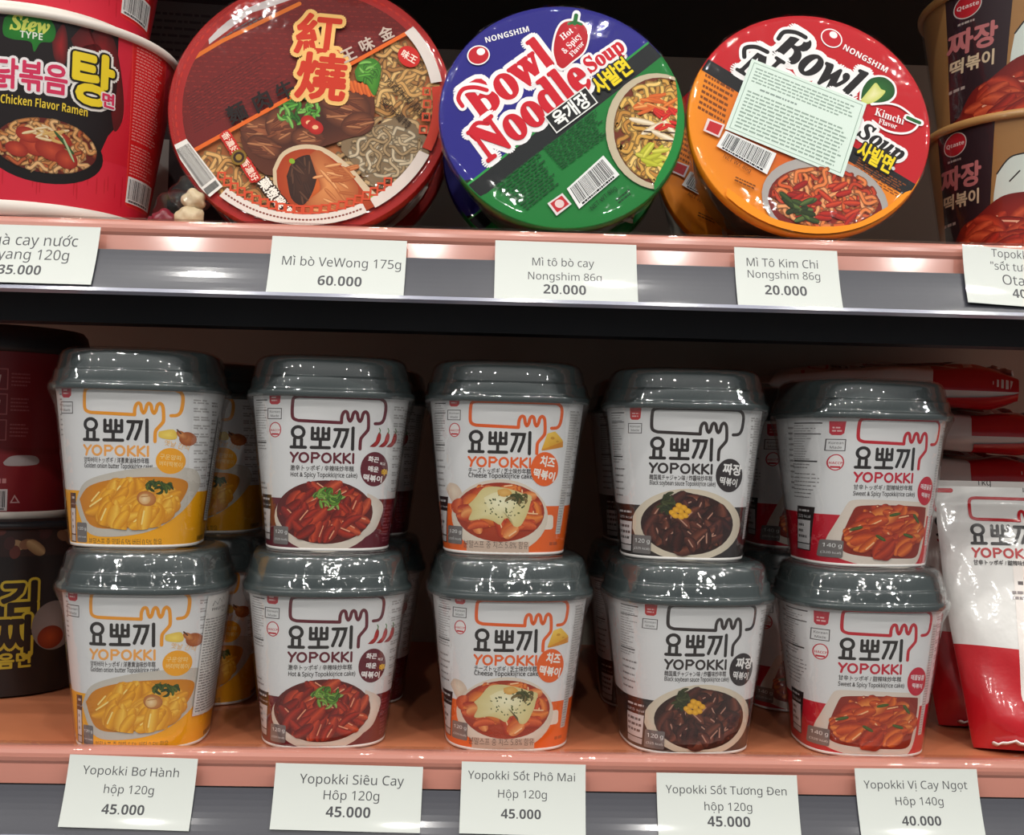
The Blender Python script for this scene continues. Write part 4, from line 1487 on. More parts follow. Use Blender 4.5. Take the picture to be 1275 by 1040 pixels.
def kimchi_art(R):
    cx, cy, rx, ry = 431, 412, 398, 368
    A = Art(cx, cy, R / rx, R / ry, seed=4)
    A.ink = 1.3
    A.clip = (cx, cy, rx * 0.998, ry * 0.998)
    rot = 0.56
    white, dk = (250, 247, 246), (44, 36, 38)
    A.rect(0, 0, 900, 820, (244, 164, 36))
    A.poly([(-100, 90), (92, 198), (780, 612), (900, 690), (900, -100), (-100, -100)], (206, 26, 46))
    A.poly([(-20, 136), (92, 200), (780, 612), (860, 660), (740, 650), (70, 240), (-20, 190)], (42, 38, 40))
    A.rows(0, 0, 0, 0, 7, (150, 88, 24), [(92, 252), (190, 306), (150, 430), (60, 380)], fill=0.5, ragged=0.15)
    A.rows(0, 0, 0, 0, 7, (150, 88, 24), [(590, 520), (745, 610), (720, 660), (560, 570)], fill=0.5, ragged=0.15)
    def word(t, x, y, w_, sz, out, rotx=rot):
        A.text(t, x, y, w=w_, size=sz, col=dk, out=out, outcol=white, st='bi', rot=rotx, bold=0.02)
    word('Bowl', 478, 208, 300, 172, 17)
    word('Noodle', 410, 305, 420, 168, 17)
    word('Soup', 668, 468, 160, 80, 11)
    for q in ([(340, 128), (360, 104), (400, 104), (432, 120)], [(222, 196), (226, 166), (262, 160), (300, 176)]):
        A.curve(q, 34, white)
        A.curve(q, 15, dk)
    nongshim_mark(A, 520, 120, 0.5, white, 0.98, white, 630, 186, 164)
    # cabbage and outlined chilli
    A.blob([(600, 330), (610, 285), (640, 250), (690, 244), (724, 270), (726, 310), (700, 336), (650, 345)], white)
    A.blob([(606, 326), (616, 288), (644, 256), (688, 250), (718, 274), (720, 306), (696, 330), (650, 338)], (60, 130, 60), (40, 104, 46))
    A.blob([(606, 330), (640, 290), (660, 270), (676, 290), (690, 300), (660, 330), (620, 345)], (240, 236, 190), (216, 220, 130))
    A.curve([(640, 345), (700, 340), (745, 355), (790, 400), (770, 430), (730, 440), (680, 430), (640, 400)], 7, white)
    A.line([(756, 385), (800, 402)], 22, white)
    A.line([(758, 386), (796, 402)], 12, (50, 120, 60))
    A.text('Kimchi', 698, 382, w=100, size=38, col=white, st='serif', rot=0.32)
    A.text('Flavor', 690, 408, w=62, size=26, col=white, st='serif', rot=0.3)
    A.text('사발면', 640, 522, w=120, size=66, col=(244, 222, 40), rot=0.5, bold=0.03, out=5, outcol=(40, 36, 30))
    A.ell(697, 558, 6, 6, (220, 220, 220))
    # bowl
    A.ell(466, 672, 206, 142, (206, 200, 196), (186, 180, 176), rot=0.12)
    A.ell(466, 682, 186, 120, (176, 62, 34), (140, 40, 26), rot=0.12)
    noodles(A, 466, 660, 168, 92, 90, 12, [(236, 150, 92), (224, 116, 66), (240, 176, 126), (206, 84, 50)], 12, 84)
    for k in range(30):
        A.capsule(A.rng.uniform(360, 560), A.rng.uniform(620, 730), 56, 20, A.rng.uniform(-0.8, 0.8), A.rng.choice([(206, 60, 40), (186, 44, 32), (226, 96, 60)]), (140, 30, 26))
    for k in range(14):
        A.capsule(A.rng.uniform(335, 420), A.rng.uniform(665, 735), 52, 18, A.rng.uniform(-0.6, 0.9), A.rng.choice([(90, 110, 56), (120, 140, 80), (70, 84, 44)]), (46, 60, 34))
    A.blob([(150, 640), (260, 716), (330, 744), (440, 756), (560, 742), (660, 690), (760, 640), (760, 900), (150, 900)], (244, 164, 36))
    # barcode, stamp, weight
    A.barcode([(150, 452), (314, 522), (280, 592), (118, 504)], n=46)
    A.poly([(92, 412), (148, 432), (128, 476), (76, 454)], (236, 220, 216))
    A.poly([(99, 420), (140, 435), (124, 468), (85, 451)], (206, 60, 66))
    A.text('NET WT 86g', 184, 558, w=100, col=(110, 66, 20), rot=0.5)
    A.rows(0, 0, 0, 0, 2, (130, 80, 26), [(178, 600), (252, 632), (246, 650), (172, 618)], fill=0.5)
    A.clip = None
    return A
def kimchi_sticker(R):
    cx, cy, rx, ry = 431, 412, 398, 368
    A = Art(cx, cy, R / rx, R / ry, seed=8)
    A.h = 1.3
    Q = [(246, 204), (623, 345), (528, 594), (148, 446)]
    A.poly(Q, (222, 236, 226))
    def q(u, v):
        a = [Q[0][j] + (Q[1][j] - Q[0][j]) * u for j in (0, 1)]
        b = [Q[3][j] + (Q[2][j] - Q[3][j]) * u for j in (0, 1)]
        return (a[0] + (b[0] - a[0]) * v, a[1] + (b[1] - a[1]) * v)
    A.line([q(0.03, 0.04), q(0.97, 0.04), q(0.97, 0.96), q(0.03, 0.96), q(0.03, 0.04)], 2.5, (150, 176, 160))
    A.rows(0, 0, 0, 0, 5, (150, 172, 158), [q(0.06, 0.08), q(0.94, 0.08), q(0.94, 0.3), q(0.06, 0.3)], fill=0.45, ragged=0.15, word=0.05)
    A.rows(0, 0, 0, 0, 1, (140, 160, 150), [q(0.15, 0.33), q(0.5, 0.33), q(0.5, 0.37), q(0.15, 0.37)], fill=0.6, word=0.1)
    A.rows(0, 0, 0, 0, 11, (150, 172, 158), [q(0.06, 0.4), q(0.94, 0.4), q(0.94, 0.93), q(0.06, 0.93)], fill=0.45, ragged=0.1, word=0.05)
    return A

BOWLS = 'noodle bowls leaning lid forward on the upper shelf'
def blue_green(t):
    a = t * 360
    return (31, 27, 123) if 36 < a < 214 else (15, 118, 47)
def red_orange(t):
    a = t * 360
    return (188, 14, 27) if -1 < a < 151 or a > 332 else (240, 143, 22)
bowl_y = 0.0
vw = make_bowl('noodle_bowl', 78.0, 62, vewong_art(78.0), M_GLOSSPRINT, material('red_bowl_plastic', (120, 24, 24), rough=0.3, var=0.1), lambda t: (166, 30, 26), 'large red noodle bowl with braised beef and spoon on its lid', 'noodle bowl', (387, 121), 0.014, Z_UP + 0.0034, math.radians(13.0), BOWLS, film=0.5, taper=0.78)
sp = make_bowl('noodle_bowl', 65.4, 60, spicy_art(65.4), M_GLOSSPRINT, M_DARKFOAM, blue_green, 'blue and green noodle bowl with red chilli printed on its lid', 'noodle bowl', (700, 154), -0.0105, Z_UP + LIFT + 0.0024, math.radians(13.0), BOWLS, film=0.8, taper=0.8)
km = make_bowl('noodle_bowl', 65.2, 60, kimchi_art(65.2), M_GLOSSPRINT, M_DARKFOAM, red_orange, 'red and orange kimchi noodle bowl with a pale sticker on its lid', 'noodle bowl', (1008, 158), -0.0105, Z_UP + LIFT + 0.0024, math.radians(13.0), BOWLS, film=0.8, taper=0.8)
ks = build('import_sticker', kimchi_sticker(65.2), Plane(), M_TAG, km)
ks.location = (0, 0, 65.2 * MM)
for src, lab, dx in ((vw, 'red noodle bowl in the dark behind the large beef noodle bowl', -0.004), (sp, 'noodle bowl in the dark behind the blue and green bowl', 0.0), (km, 'noodle bowl in the dark behind the kimchi bowl', -0.004)):
    c = copy_thing(src, (src.location.x + dx, src.location.y + 0.080, Z_UP + 0.0036), src.rotation_euler.copy(), lab, 'noodle bowls in the row behind')
    for ch in list(c.children):
        if ch.name.startswith('import_sticker'):
            bpy.data.objects.remove(ch)

# ------------------------------------------------------------------ round paper cups at the ends of the upper shelf
def paper_cup(name, cone, art, base_col, rim_mat, label, group, H, recess=0.0):
    root = empty(name, (0, 0, 0))
    tag(root, label, 'noodle cup', group)
    vs, fs, ns = cone.wall(0.8, H)
    seg = cone.seg
    n = len(vs)
    for k in range(seg):
        p, nn = cone.pos(-cone.per / 2 + k * cone.ds, 0.8, 0)
        vs.append(p)
        ns.append((0, 0, -1))
    fs.append(tuple(range(n, n + seg))[::-1])
    build('printed_wall', art, cone, M_PRINT, root, base=(vs, fs, ns), basecol=base_col)
    a = cone.at
    loft('rim', [(H - 3.0, a - 0.4), (H - 3.4, a + 1.2), (H - 2.4, a + 2.4), (H - 0.6, a + 2.7), (H + 0.8, a + 2.0), (H + 1.2, a + 0.6), (H + 0.6, a - 1.0)], 2.0, rim_mat, root)
    loft('foil_lid', [(H + 0.3, a + 1.6), (H + 1.3, a + 1.5), (H + 1.5, a - 1.0), (H + 1.4 - recess, a - 2.5 - recess * 0.15), (H + 1.4 - recess, 0.5)], 2.0, rim_mat, root, cap1=True)
    return root
STEW = Cone(60.0, 76.0, 102.0, n=2.0, seg=150)
def stew_art():
    A = Art(117, 690, 1 / 6.1, seed=6)
    A.ink = 1.15
    pink, black = (214, 38, 60), (34, 22, 24)
    for i in range(16):
        a, b = -430 + i * 52, -430 + (i + 1) * 52
        A.poly([(a, 72), (b, 72), (b, 470), (a, 470)] if b < 400 else [(a, 72), (b, 72), (b, 80), (a, 80)], black)
        A.h -= A.eps
    A.up()
    A.poly([(404, 72), (404, 480), (300, 480), (330, 400), (380, 330), (390, 200)], pink)
    A.poly([(-430, 470), (-100, 430), (-20, 470), (300, 470), (330, 420), (404, 400), (404, 480), (-430, 480)], pink)
    for q in ([(205, 130), (250, 70), (262, 100), (300, 60), (320, 80), (345, 120), (372, 240), (376, 330), (350, 380), (336, 300), (318, 180), (290, 130), (250, 140), (222, 160)], [(150, 150), (180, 90), (196, 140), (190, 210), (160, 200)], [(-120, 100), (-60, 60), (-30, 110), (-60, 190), (-110, 180)]):
        A.blob(q, (170, 36, 40), (96, 26, 28))
    A.blob([(300, 200), (336, 170), (352, 230), (340, 320), (310, 260)], (60, 24, 24))
    for k in range(60):
        A.capsule(A.rng.uniform(-420, 400), A.rng.uniform(520, 598), 50, 4, 1.57, (200, 30, 52), (208, 36, 58))
    A.blob([(8, 130), (14, 96), (40, 82), (60, 74), (90, 72), (128, 78), (150, 92), (160, 120), (150, 150), (118, 158), (100, 188), (88, 160), (40, 158), (14, 150)], (56, 150, 56), (38, 126, 44))
    A.text('Stew', 86, 106, w=112, size=62, col=(220, 226, 110), st='bi', bold=0.02)
    A.text('TYPE', 90, 140, w=66, col=(236, 240, 226), st='bold')
    A.text('닭볶음', 92, 262, w=212, size=96, col=(222, 60, 104), out=8, outcol=(248, 240, 240), bold=0.024)
    A.text('HOT 불', -110, 272, w=150, size=80, col=(222, 60, 104), out=8, outcol=(248, 240, 240), bold=0.03)
    A.text('탕', 270, 240, w=134, size=172, col=(248, 222, 52), out=14, outcol=(246, 242, 236), bold=0.03)
    A.text('탕', 270, 240, w=134, size=172, col=(248, 222, 52), out=6, outcol=(30, 24, 24), bold=0.03)
    A.text('면', 322, 292, w=40, size=48, col=(222, 60, 104), out=4, outcol=(244, 232, 232), bold=0.03)
    A.text('HOT Chicken Flavor Ramen', 108, 340, w=310, size=36, col=(236, 206, 70), st='bold', rot=0.02)
    A.ell(146, 482, 172, 100, (30, 22, 22), (24, 16, 16))
    A.ell(146, 466, 152, 84, (150, 70, 44), (110, 40, 30))
    noodles(A, 146, 466, 144, 78, 90, 10, [(226, 172, 112), (206, 140, 84), (236, 190, 136), (190, 100, 60)], 10, 60)
    for x, y, w_, h_ in ((110, 470, 44, 30), (160, 480, 50, 30), (205, 500, 34, 28), (90, 440, 36, 22), (180, 440, 40, 22), (60, 486, 34, 22)):
        A.ell(x, y, w_, h_, (206, 90, 60), (160, 50, 36), rot=0.3)
    for k in range(18):
        A.capsule(A.rng.uniform(90, 190), A.rng.uniform(410, 450), 44, 10, A.rng.uniform(-0.6, 0.9), A.rng.choice([(240, 224, 190), (226, 190, 120)]), (206, 160, 100))
    A.capsule(196, 450, 90, 10, 0.8, (70, 110, 60), (40, 76, 40))
    A.capsule(210, 470, 80, 8, 1.1, (206, 216, 180), (130, 160, 100))
    # right-hand red panel
    A.rrect(396, 70, 520, 604, 12, (232, 70, 66))
    A.rrect(400, 75, 516, 600, 10, (216, 38, 42))
    A.rows(0, 0, 0, 0, 30, (238, 150, 146), [(412, 90), (508, 90), (500, 390), (408, 390)], fill=0.4, ragged=0.2)
    A.rows(0, 0, 0, 0, 10, (238, 150, 146), [(408, 400), (500, 400), (496, 500), (406, 500)], fill=0.4, ragged=0.3)
    A.barcode([(404, 506), (496, 506), (486, 592), (398, 592)], n=30)
    A.rrect(-420, 80, -300, 590, 12, (216, 38, 42))
    return A
M_CREAM = material('cream_paper_rim', (226, 216, 206), rough=0.4, var=0.03)
pst = at(45, 150, 0.052)
stew = paper_cup('stew_noodle_cup', STEW, stew_art(), (214, 38, 60), M_CREAM, 'big red and black stew noodle cup on the upper shelf, lower of two', 'stacked stew noodle cups', 102.0)
stew_base = loft('base_rim', [(0.0, 58.0), (0.0, 60.2), (7.5, 61.5), (7.8, 61.0)], 2.0, M_CREAM, stew)
stew.location = (pst.x, 0.052, Z_UP + LIFT + 0.0010)
stew.rotation_euler = (0, 0, math.radians(22))
stew2 = copy_thing(stew, (pst.x - 0.003, 0.053, Z_UP + LIFT + 0.1050), (0, 0, math.radians(18)), 'red stew noodle cup stacked on top, cut by the picture edge')

KRAFT = Cone(52.0, 63.5, 80.0, n=2.0, seg=130)
def kraft_art():
    A = Art(1170, 858, 1 / 6.14, seed=9)
    blk = (58, 36, 42)
    A.poly([(822, 366), (1012, 366), (1004, 560), (996, 850), (864, 850), (840, 560)], blk)
    A.ell(884, 430, 38, 40, (214, 206, 200))
    A.ell(884, 430, 35, 37, (196, 36, 50))
    A.text('Qtaste', 884, 430, w=60, col=(246, 226, 222), st='bold')
    A.rows(860, 478, 910, 488, 1, (190, 176, 168), fill=0.7, word=0.2)
    A.text('짜장', 902, 545, w=132, size=86, col=(206, 128, 128), bold=0.03)
    A.text('떡볶이', 904, 622, w=118, size=54, col=(226, 204, 172), bold=0.024)
    A.rows(850, 690, 900, 704, 1, (190, 176, 168), fill=0.7, word=0.3)
    A.poly([(1012, 622), (1020, 560), (1060, 512), (1120, 500), (1180, 480), (1330, 500), (1360, 640), (1010, 650)], (222, 230, 222))
    for q in ([(1020, 560), (1060, 512), (1120, 500), (1200, 470)], [(1110, 505), (1128, 580), (1120, 640)], [(1060, 590), (1090, 560)], [(1200, 480), (1180, 560), (1200, 640)], [(1330, 500), (1200, 470)]):
        A.curve(q, 5, (52, 44, 44))
    A.ell(1200, 420, 56, 66, (226, 190, 160), (214, 176, 146))
    A.rrect(1140, 330, 1262, 386, 16, (228, 232, 226))
    A.curve([(1140, 420), (1146, 380), (1256, 380), (1262, 420)], 6, (52, 44, 44))
    A.curve([(1146, 440), (1170, 484), (1200, 492), (1232, 484), (1254, 440)], 5, (52, 44, 44))
    A.blob([(880, 790), (910, 720), (960, 690), (1030, 640), (1100, 630), (1200, 636), (1300, 640), (1400, 690), (1440, 850), (880, 850)], (176, 50, 34), (130, 32, 26))
    sticks(A, 1160, 760, 270, 90, 80, 120, 50, [((206, 78, 50), (140, 36, 26)), ((190, 56, 38), (120, 28, 22)), ((222, 104, 66), (156, 46, 30))], [-0.4, -0.2, 0.5], 0.4, (244, 190, 160))
    return A
M_KRAFT = material('kraft_rim', (186, 138, 82), rough=0.4, coat=0.3, var=0.08)
pq = at(1296, 200, 0.058)
kraft = paper_cup('kraft_rice_cake_cup', KRAFT, kraft_art(), (168, 122, 72), M_KRAFT, 'brown kraft cup with black panel at the right end, lower of two', 'stacked kraft cups', 80.0, recess=8.0)
kraft.location = (pq.x, 0.058, Z_UP + 0.0006)
kraft.rotation_euler = (0, 0, math.radians(-24))
kraft2 = copy_thing(kraft, (pq.x - 0.004, 0.058, Z_UP + 0.0764), (0, 0, math.radians(-12)), 'brown kraft cup with black panel stacked on top, cut by the picture edge')
for r_ in (kraft, kraft2):
    f = loft('shrink_wrap', [(9.5, 54.3), (30, 57.4), (70, 63.6), (76, 66.6), (79, 67.0), (81.2, 65.5)], 2.0, M_BOWLFILM, r_, jit=film_jit, seg=110) if r_ is kraft else None
    if f is None:
        d = kraft_film.copy()
        COL.objects.link(d)
        d.parent = r_
    else:
        kraft_film = f

# ------------------------------------------------------------------ dark cups at the left end of the lower shelf
POT = Cone(50.0, 54.0, 106.0, n=2.0, seg=120)
def pot_art():
    A = Art(20, 868, 1 / 1.95, seed=12)
    for i in range(14):
        A.rect(-100 + i * 16, 655, -84 + i * 16, 700, (54, 36, 34))
        A.h -= A.eps
    A.up()
    for k in range(16):
        A.ell(A.rng.uniform(-40, 110), A.rng.uniform(660, 700), 8, 6, A.rng.choice([(126, 92, 70), (96, 50, 44), (150, 126, 96), (70, 40, 40)]), rot=A.rng.random() * 3)
    A.capsule(52, 690, 26, 14, 0.7, (176, 150, 112), (130, 100, 70))
    for t, x, y, z in (('김', 34, 752, 40), ('짜', 32, 795, 44)):
        A.text(t, x, y, w=z, size=z * 1.15, col=(40, 32, 26), out=3.2, outcol=(196, 176, 60), bold=0.03)
    A.text('볶음면', 22, 824, w=56, size=20, col=(196, 176, 60), bold=0.03)
    A.rows(6, 720, 14, 800, 8, (150, 40, 44), fill=0.5, word=0.9)
    A.ell(76, 786, 26, 30, (160, 150, 146), (130, 120, 116))
    A.ell(72, 800, 15, 14, (176, 80, 40), (130, 50, 30))
    return A
pot = paper_cup('black_noodle_cup', POT, pot_art(), (24, 20, 21), M_BLACK, 'black noodle cup with yellow lettering standing on the shelf under the red cup', 'dark cups at the left end', 106.0)
pp = at(2, 760, 0.15)
pot.location = (pp.x, 0.15, 0.0006)
pot.rotation_euler = (0, 0, math.radians(24))
CAN = Cone(45.0, 50.0, 112.0, n=2.0, seg=120)
def can_art():
    A = Art(30, 643, 1 / 1.95, seed=13)
    dk, wh = (128, 20, 30), (214, 190, 188)
    for i in range(14):
        A.rect(-100 + i * 16, 556, -84 + i * 16, 564, dk)
        A.h -= A.eps
    A.up()
    for y in (475, 505, 536):
        A.box(8, y - 13, 36, y + 11, 1.3, (190, 110, 112))
        A.poly([(17, y - 6), (29, y - 6), (27, y + 7), (19, y + 7)], wh)
        A.rows(40, y - 10, 62, y + 8, 4, (176, 100, 104), fill=0.4)
    A.blob([(34, 574), (44, 566), (70, 566), (72, 576), (40, 578)], (180, 172, 172))
    A.rows(10, 592, 42, 600, 1, (200, 140, 140), fill=0.7, word=0.2)
    A.barcode([(6, 606), (40, 606), (40, 632), (6, 632)], n=30, paper=(206, 196, 196))
    A.line([(48, 614), (44, 622), (53, 622), (48, 614)], 1.4, (200, 160, 160))
    return A
can = paper_cup('red_noodle_cup', CAN, can_art(), (126, 22, 32), M_BLACK, 'red cup with black lid and small white pictures, standing on the black cup', 'dark cups at the left end', 112.0)
loft('base_rim', [(0.0, 44.0), (0.0, 46.4), (4.5, 46.8), (5.0, 46.2)], 2.0, M_CREAM, can)
loft('lid', [(104, 51.0), (103.6, 53.6), (107, 54.6), (112, 54.2), (117, 53.0), (120, 50.5), (120.5, 47), (120.5, 0.6)], 2.0, M_BLACK, can, cap1=True)
can.location = (pp.x - 0.006, 0.15, 0.1084)
can.rotation_euler = (0, 0, math.radians(24))

# ------------------------------------------------------------------ pouches
class Pouch:
    """pillow pouch: width W, height H, fullness T (mm); sealed at the top"""
    def __init__(s, W, H, T, seed=1, back=False, full=3.2):
        s.W, s.H, s.T, s.back, s.pw = W, H, T, back, full
        s.us = s.vs = 3.0
        r = random.Random(seed)
        s.w = [(r.uniform(0.03, 0.16), r.uniform(0.03, 0.16), r.uniform(0, 6), r.uniform(0.2, 0.7)) for _ in range(7)]
    def pre(s, X, v):
        k = s.half(v) / (s.W / 2)
        X = max(-s.W / 2, min(s.W / 2, X / k))
        return X, max(0.0, min(s.H, v))
    def half(s, v):
        t = v / s.H
        if s.pw > 4:
            return s.W / 2 * (1.0 - 0.012 * math.sin(v * 0.07))
        return s.W / 2 * (0.70 + 0.30 * max(0.0, min(1.0, t / 0.85)) ** 0.8 - 0.012 * math.sin(t * 9))
    def full(s, u, v):
        x = abs(2 * u / s.W)
        t = v / s.H
        e = max(0.0, 1 - x ** s.pw) ** (0.75 if s.pw < 4 else 0.4)
        if t < 0.12:
            f = 0.62 + 0.38 * math.sin(t / 0.12 * math.pi / 2)
        elif t > 0.93:
            f = 0.05
        elif s.pw > 4:
            f = 0.05 + 0.95 * math.cos((t - 0.12) / 0.81 * math.pi / 2) ** 0.35
        else:
            f = 0.05 + 0.95 * math.cos((t - 0.12) / 0.81 * math.pi / 2) ** 0.75
        c = sum(a * math.sin(p * u + q * v + o) for p, q, o, a in s.w)
        edge = min(1.0, (1 - x) * 6) * min(1.0, (0.93 - t) * 12 if t < 0.93 else 0.05)
        return s.T * e * f + c * max(0.0, edge)
    def pos(s, u, v, h):
        def P(u, v, h=0.0):
            k = s.half(v) / (s.W / 2)
            f = s.full(u, v)
            return Vector((u * k, (f + h) if s.back else -(f + h), v))
        p = P(u, v, h)
        du = P(min(u + 0.6, s.W / 2), v) - P(max(u - 0.6, -s.W / 2), v)
        dv = P(u, min(v + 0.6, s.H)) - P(u, max(v - 0.6, 0))
        n = du.cross(dv)
        if s.back:
            n = -n
        n.normalize()
        return tuple(p * MM), tuple(n)
    def grid(s):
        nu, nv = int(s.W / 3), int(s.H / 3)
        vs, fs, ns = [], [], []
        for j in range(nv + 1):
            for i in range(nu + 1):
                p, n = s.pos(-s.W / 2 + s.W * i / nu, s.H * j / nv, 0)
                vs.append(p)
                ns.append(n)
        for j in range(nv):
            for i in range(nu):
                a = j * (nu + 1) + i
                f = (a, a + 1, a + nu + 2, a + nu + 1)
                fs.append(f[::-1] if s.back else f)
        return vs, fs, ns
PW, PH, PT = 108.0, 147.0, 17.0
def pouch_art():
    A = Art(1287, 935, 1 / 2.3, seed=21, eps=0.05)
    red = (196, 32, 44)
    A.h, A.step = 0.12, 0.03
    A.poly([(1100, 940), (1100, 806), (1253, 812), (1400, 806), (1460, 806), (1460, 940)], red)
    A.rrect(1252, 690, 1372, 884, 16, (238, 230, 224))
    A.rrect(1264, 706, 1360, 868, 14, (176, 60, 34))
    A.eps = 0.015
    sticks(A, 1312, 790, 46, 76, 40, 46, 17, [((232, 130, 60), (180, 66, 32)), ((220, 104, 50), (164, 50, 28))], [-0.5, 0.6], 0.4, (250, 200, 150))
    A.eps = 0.04
    A.rrect(1150, 600, 1186, 606, 3, red)
    A.rows(1256, 724, 1276, 730, 1, (96, 84, 84), fill=0.8, word=0.3)
    A.rows(1248, 736, 1300, 750, 2, (150, 140, 140), fill=0.5, word=0.1)
    A.text('1kg', 1282, 598, w=22, col=(60, 54, 54))
    A.frame(416 + 25 * 3.252, 508 + (935 - 675) * 3.252, 1 / (2.3 * 3.252))
    logo(A, (196, 40, 50), None, (186, 44, 46), sub='甘辛トッポギ / 甜辣味炒年糕')
    return A
POUCH = 'white and red rice cake pouches at the right end'
M_GUSSET = material('red_pouch_base', (186, 30, 42), rough=0.35, coat=0.4, bump=0.5, bump_scale=50)
def make_pouch(W, H, T, full, label, group):
    F_, B_ = Pouch(W, H, T, 3, full=full), Pouch(W, H, T * 0.8, 5, back=True, full=full)
    root = empty('rice_cake_pouch', (0, 0, 0))
    tag(root, label, 'pouch', group)
    gv, gf, gn = F_.grid()
    build('printed_front', pouch_art(), F_, M_BAG, root, base=(gv, gf, gn), basecol=(226, 224, 220))
    gv, gf, gn = B_.grid()
    Ab = Art(0, 0, 1.0, seed=2, eps=0.05)
    Ab.h = 0.12
    Ab.poly([(-W / 2, -54), (W / 2, -54), (W / 2, 0), (-W / 2, 0)], (196, 32, 44))
    build('printed_back', Ab, B_, M_BAG, root, base=(gv, gf, gn), basecol=(226, 224, 220))
    vs, fs = [], []
    nu = int(W / 3)
    for i in range(nu + 1):
        u = -W / 2 + W * i / nu
        vs += [F_.pos(u, 0, 0)[0], B_.pos(u, 0, 0)[0]]
    for i in range(nu):
        fs.append((2 * i, 2 * i + 1, 2 * i + 3, 2 * i + 2))
    new_mesh('bottom_gusset', vs, fs, M_GUSSET, root)
    vs, fs = [], []
    for i in range(4, nu - 3):
        u = -W / 2 + W * i / nu
        p = F_.pos(u, 4.0, 0.2)[0]
        wv = 0.0008 * math.sin(i * 0.9) + 0.0005 * math.sin(i * 2.3)
        vs += [(p[0], p[1], 0.0026 + wv), (p[0], p[1] - 0.0040, 0.0034 + wv), (p[0], p[1] - 0.0040, 0.0044 + wv), (p[0], p[1], 0.0036 + wv)]
    n = len(vs) // 4
    for i in range(n - 1):
        for c in range(4):
            a, b = 4 * i + c, 4 * i + (c + 1) % 4
            fs.append((a, b, b + 4, a + 4))
    fs += [(3, 2, 1, 0), (4 * n - 4, 4 * n - 3, 4 * n - 2, 4 * n - 1)]
    new_mesh('bottom_seal', vs, fs, M_FOAM, root)
    return root
pouch = make_pouch(PW, PH, PT, 3.2, 'white and red rice cake pouch standing at the front right of the lower shelf', POUCH)
pb = at(1268, 935, 0.008)
pouch.location = (0.316, 0.018, 0.0008)
pouch.rotation_euler = (math.radians(-13), 0, math.radians(-11))
copy_thing(pouch, (0.318, 0.078, 0.0008), (math.radians(-8), 0, math.radians(3)), 'white and red pouch standing in shade behind the front pouch')
pile = [(0.31, 0.0, 88), (0.315, 0.006, 94), (0.305, 0.006, 84), (0.315, -0.004, 80), (0.308, 0.0, 96), (0.318, 0.0, 84), (0.302, 0.004, 74)]
LW, LH = 126.0, 180.0
WHERE = ['lowest of the pile lying behind the standing pouches', 'second from the bottom of the lying pile', 'third from the bottom of the lying pile', 'in the middle of the lying pile', 'third from the top of the lying pile', 'second from the top of the lying pile', 'topmost of the lying pile']
lying = None
zz = 0.0145
for i, (x, dy, ang) in enumerate(pile):
    R_ = Matrix.Rotation(math.radians(min(6, 1.0 * i)), 4, 'X') @ Matrix.Rotation(math.radians(ang), 4, 'Z') @ Matrix.Rotation(math.radians(-90), 4, 'X')
    v = R_ @ Vector((0, 0, LH / 2 * MM))
    lab = 'white and red pouch, ' + WHERE[i]
    loc = (x - v.x, 0.250 + dy - v.y, zz - v.z)
    if lying is None:
        lying = make_pouch(LW, LH, 14.8, 22.0, lab, 'pouches lying in a pile')
        lying.location = loc
        lying.rotation_euler = R_.to_euler()
    else:
        copy_thing(lying, loc, R_.to_euler(), lab)
    zz += 0.0334

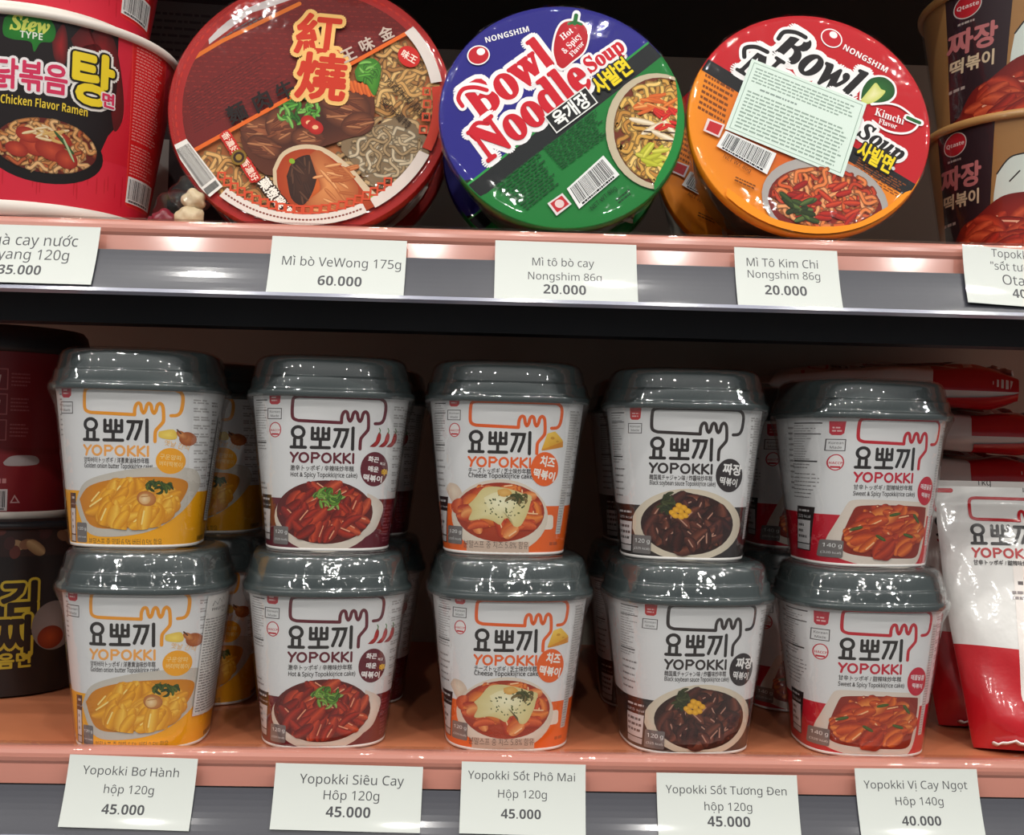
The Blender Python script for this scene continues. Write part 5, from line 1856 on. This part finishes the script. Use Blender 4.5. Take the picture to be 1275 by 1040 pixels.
# ------------------------------------------------------------------ small things half hidden between the stew cups and the beef bowl
class BoxFace:
    us = None
    def __init__(s, y):
        s.y = y
    def pre(s, X, v):
        return X, v
    def pos(s, u, v, h):
        return (u * MM, (s.y - h) * MM, v * MM), (0, -1, 0)
carton = empty('carton', (0, 0, 0))
tag(carton, 'narrow dark carton with grey label behind the stew cups on the upper shelf', 'box')
bm = bmesh.new()
box_bm(bm, -0.034, 0.034, -0.02, 0.02, 0.0, 0.190, 0.0015)
bm_obj('carton_body', bm, material('maroon_card', (58, 34, 36), rough=0.5, var=0.1), carton)
Ac = Art(0, 0, 1.0, seed=31)
Ac.rect(-32, -186, 32, -132, (120, 112, 110))
Ac.rows(-28, -180, 28, -136, 9, (84, 76, 76), fill=0.35, word=0.1)
Ac.line([(-32, -158), (32, -158)], 0.8, (90, 84, 84))
build('grey_label', Ac, BoxFace(-20.0), M_PRINT, carton)
Ac = Art(0, 0, 1.0, seed=32)
Ac.rect(-32, -92, -4, -22, (206, 200, 194))
build('white_label', Ac, BoxFace(-20.0), M_PRINT, carton)
cp = at(218, 60, 0.17)
carton.location = (cp.x, 0.19, Z_UP + 0.0006)
carton.rotation_euler = (0, 0, math.radians(6))
def lump(name, n, r, pts, mat, parent, seed):
    rr = random.Random(seed)
    bm = bmesh.new()
    for (x, y, z, s_) in pts:
        q = bmesh.ops.create_icosphere(bm, subdivisions=3, radius=s_)
        for v in q['verts']:
            k = 1 + 0.16 * math.sin(v.co.x * 900 / n + x * 3000) * math.cos(v.co.z * 700 / n) + rr.uniform(-0.03, 0.03)
            v.co = Vector((v.co.x * k * 1.1 + x, v.co.y * k * 0.8 + y, v.co.z * k + z))
    return bm_obj(name, bm, mat, parent, smooth=True)
packet = empty('snack_packet', (0, 0, 0))
tag(packet, 'small crumpled clear packet of cream and dark red pieces beside the beef bowl', 'packet')
lump('cream_pieces', 1.0, 0, [(0.004, 0.0, 0.008, 0.0075), (0.006, 0.002, 0.019, 0.0062)], material('cream_pieces', (206, 186, 150), rough=0.45, var=0.12, bump=0.4, bump_scale=200), packet, 3)
lump('red_pieces', 1.0, 0, [(-0.009, 0.0, 0.007, 0.0065), (-0.014, 0.003, 0.0055, 0.005)], material('dark_red_pieces', (120, 34, 48), rough=0.3, var=0.2, bump=0.4, bump_scale=200), packet, 4)
lump('clear_wrapper', 1.6, 0, [(-0.001, 0.001, 0.0125, 0.0122), (0.004, 0.002, 0.022, 0.0105)], M_BOWLFILM, packet, 5)
kp = at(226, 260, 0.018)
packet.location = (kp.x, 0.018, Z_UP + 0.0022)
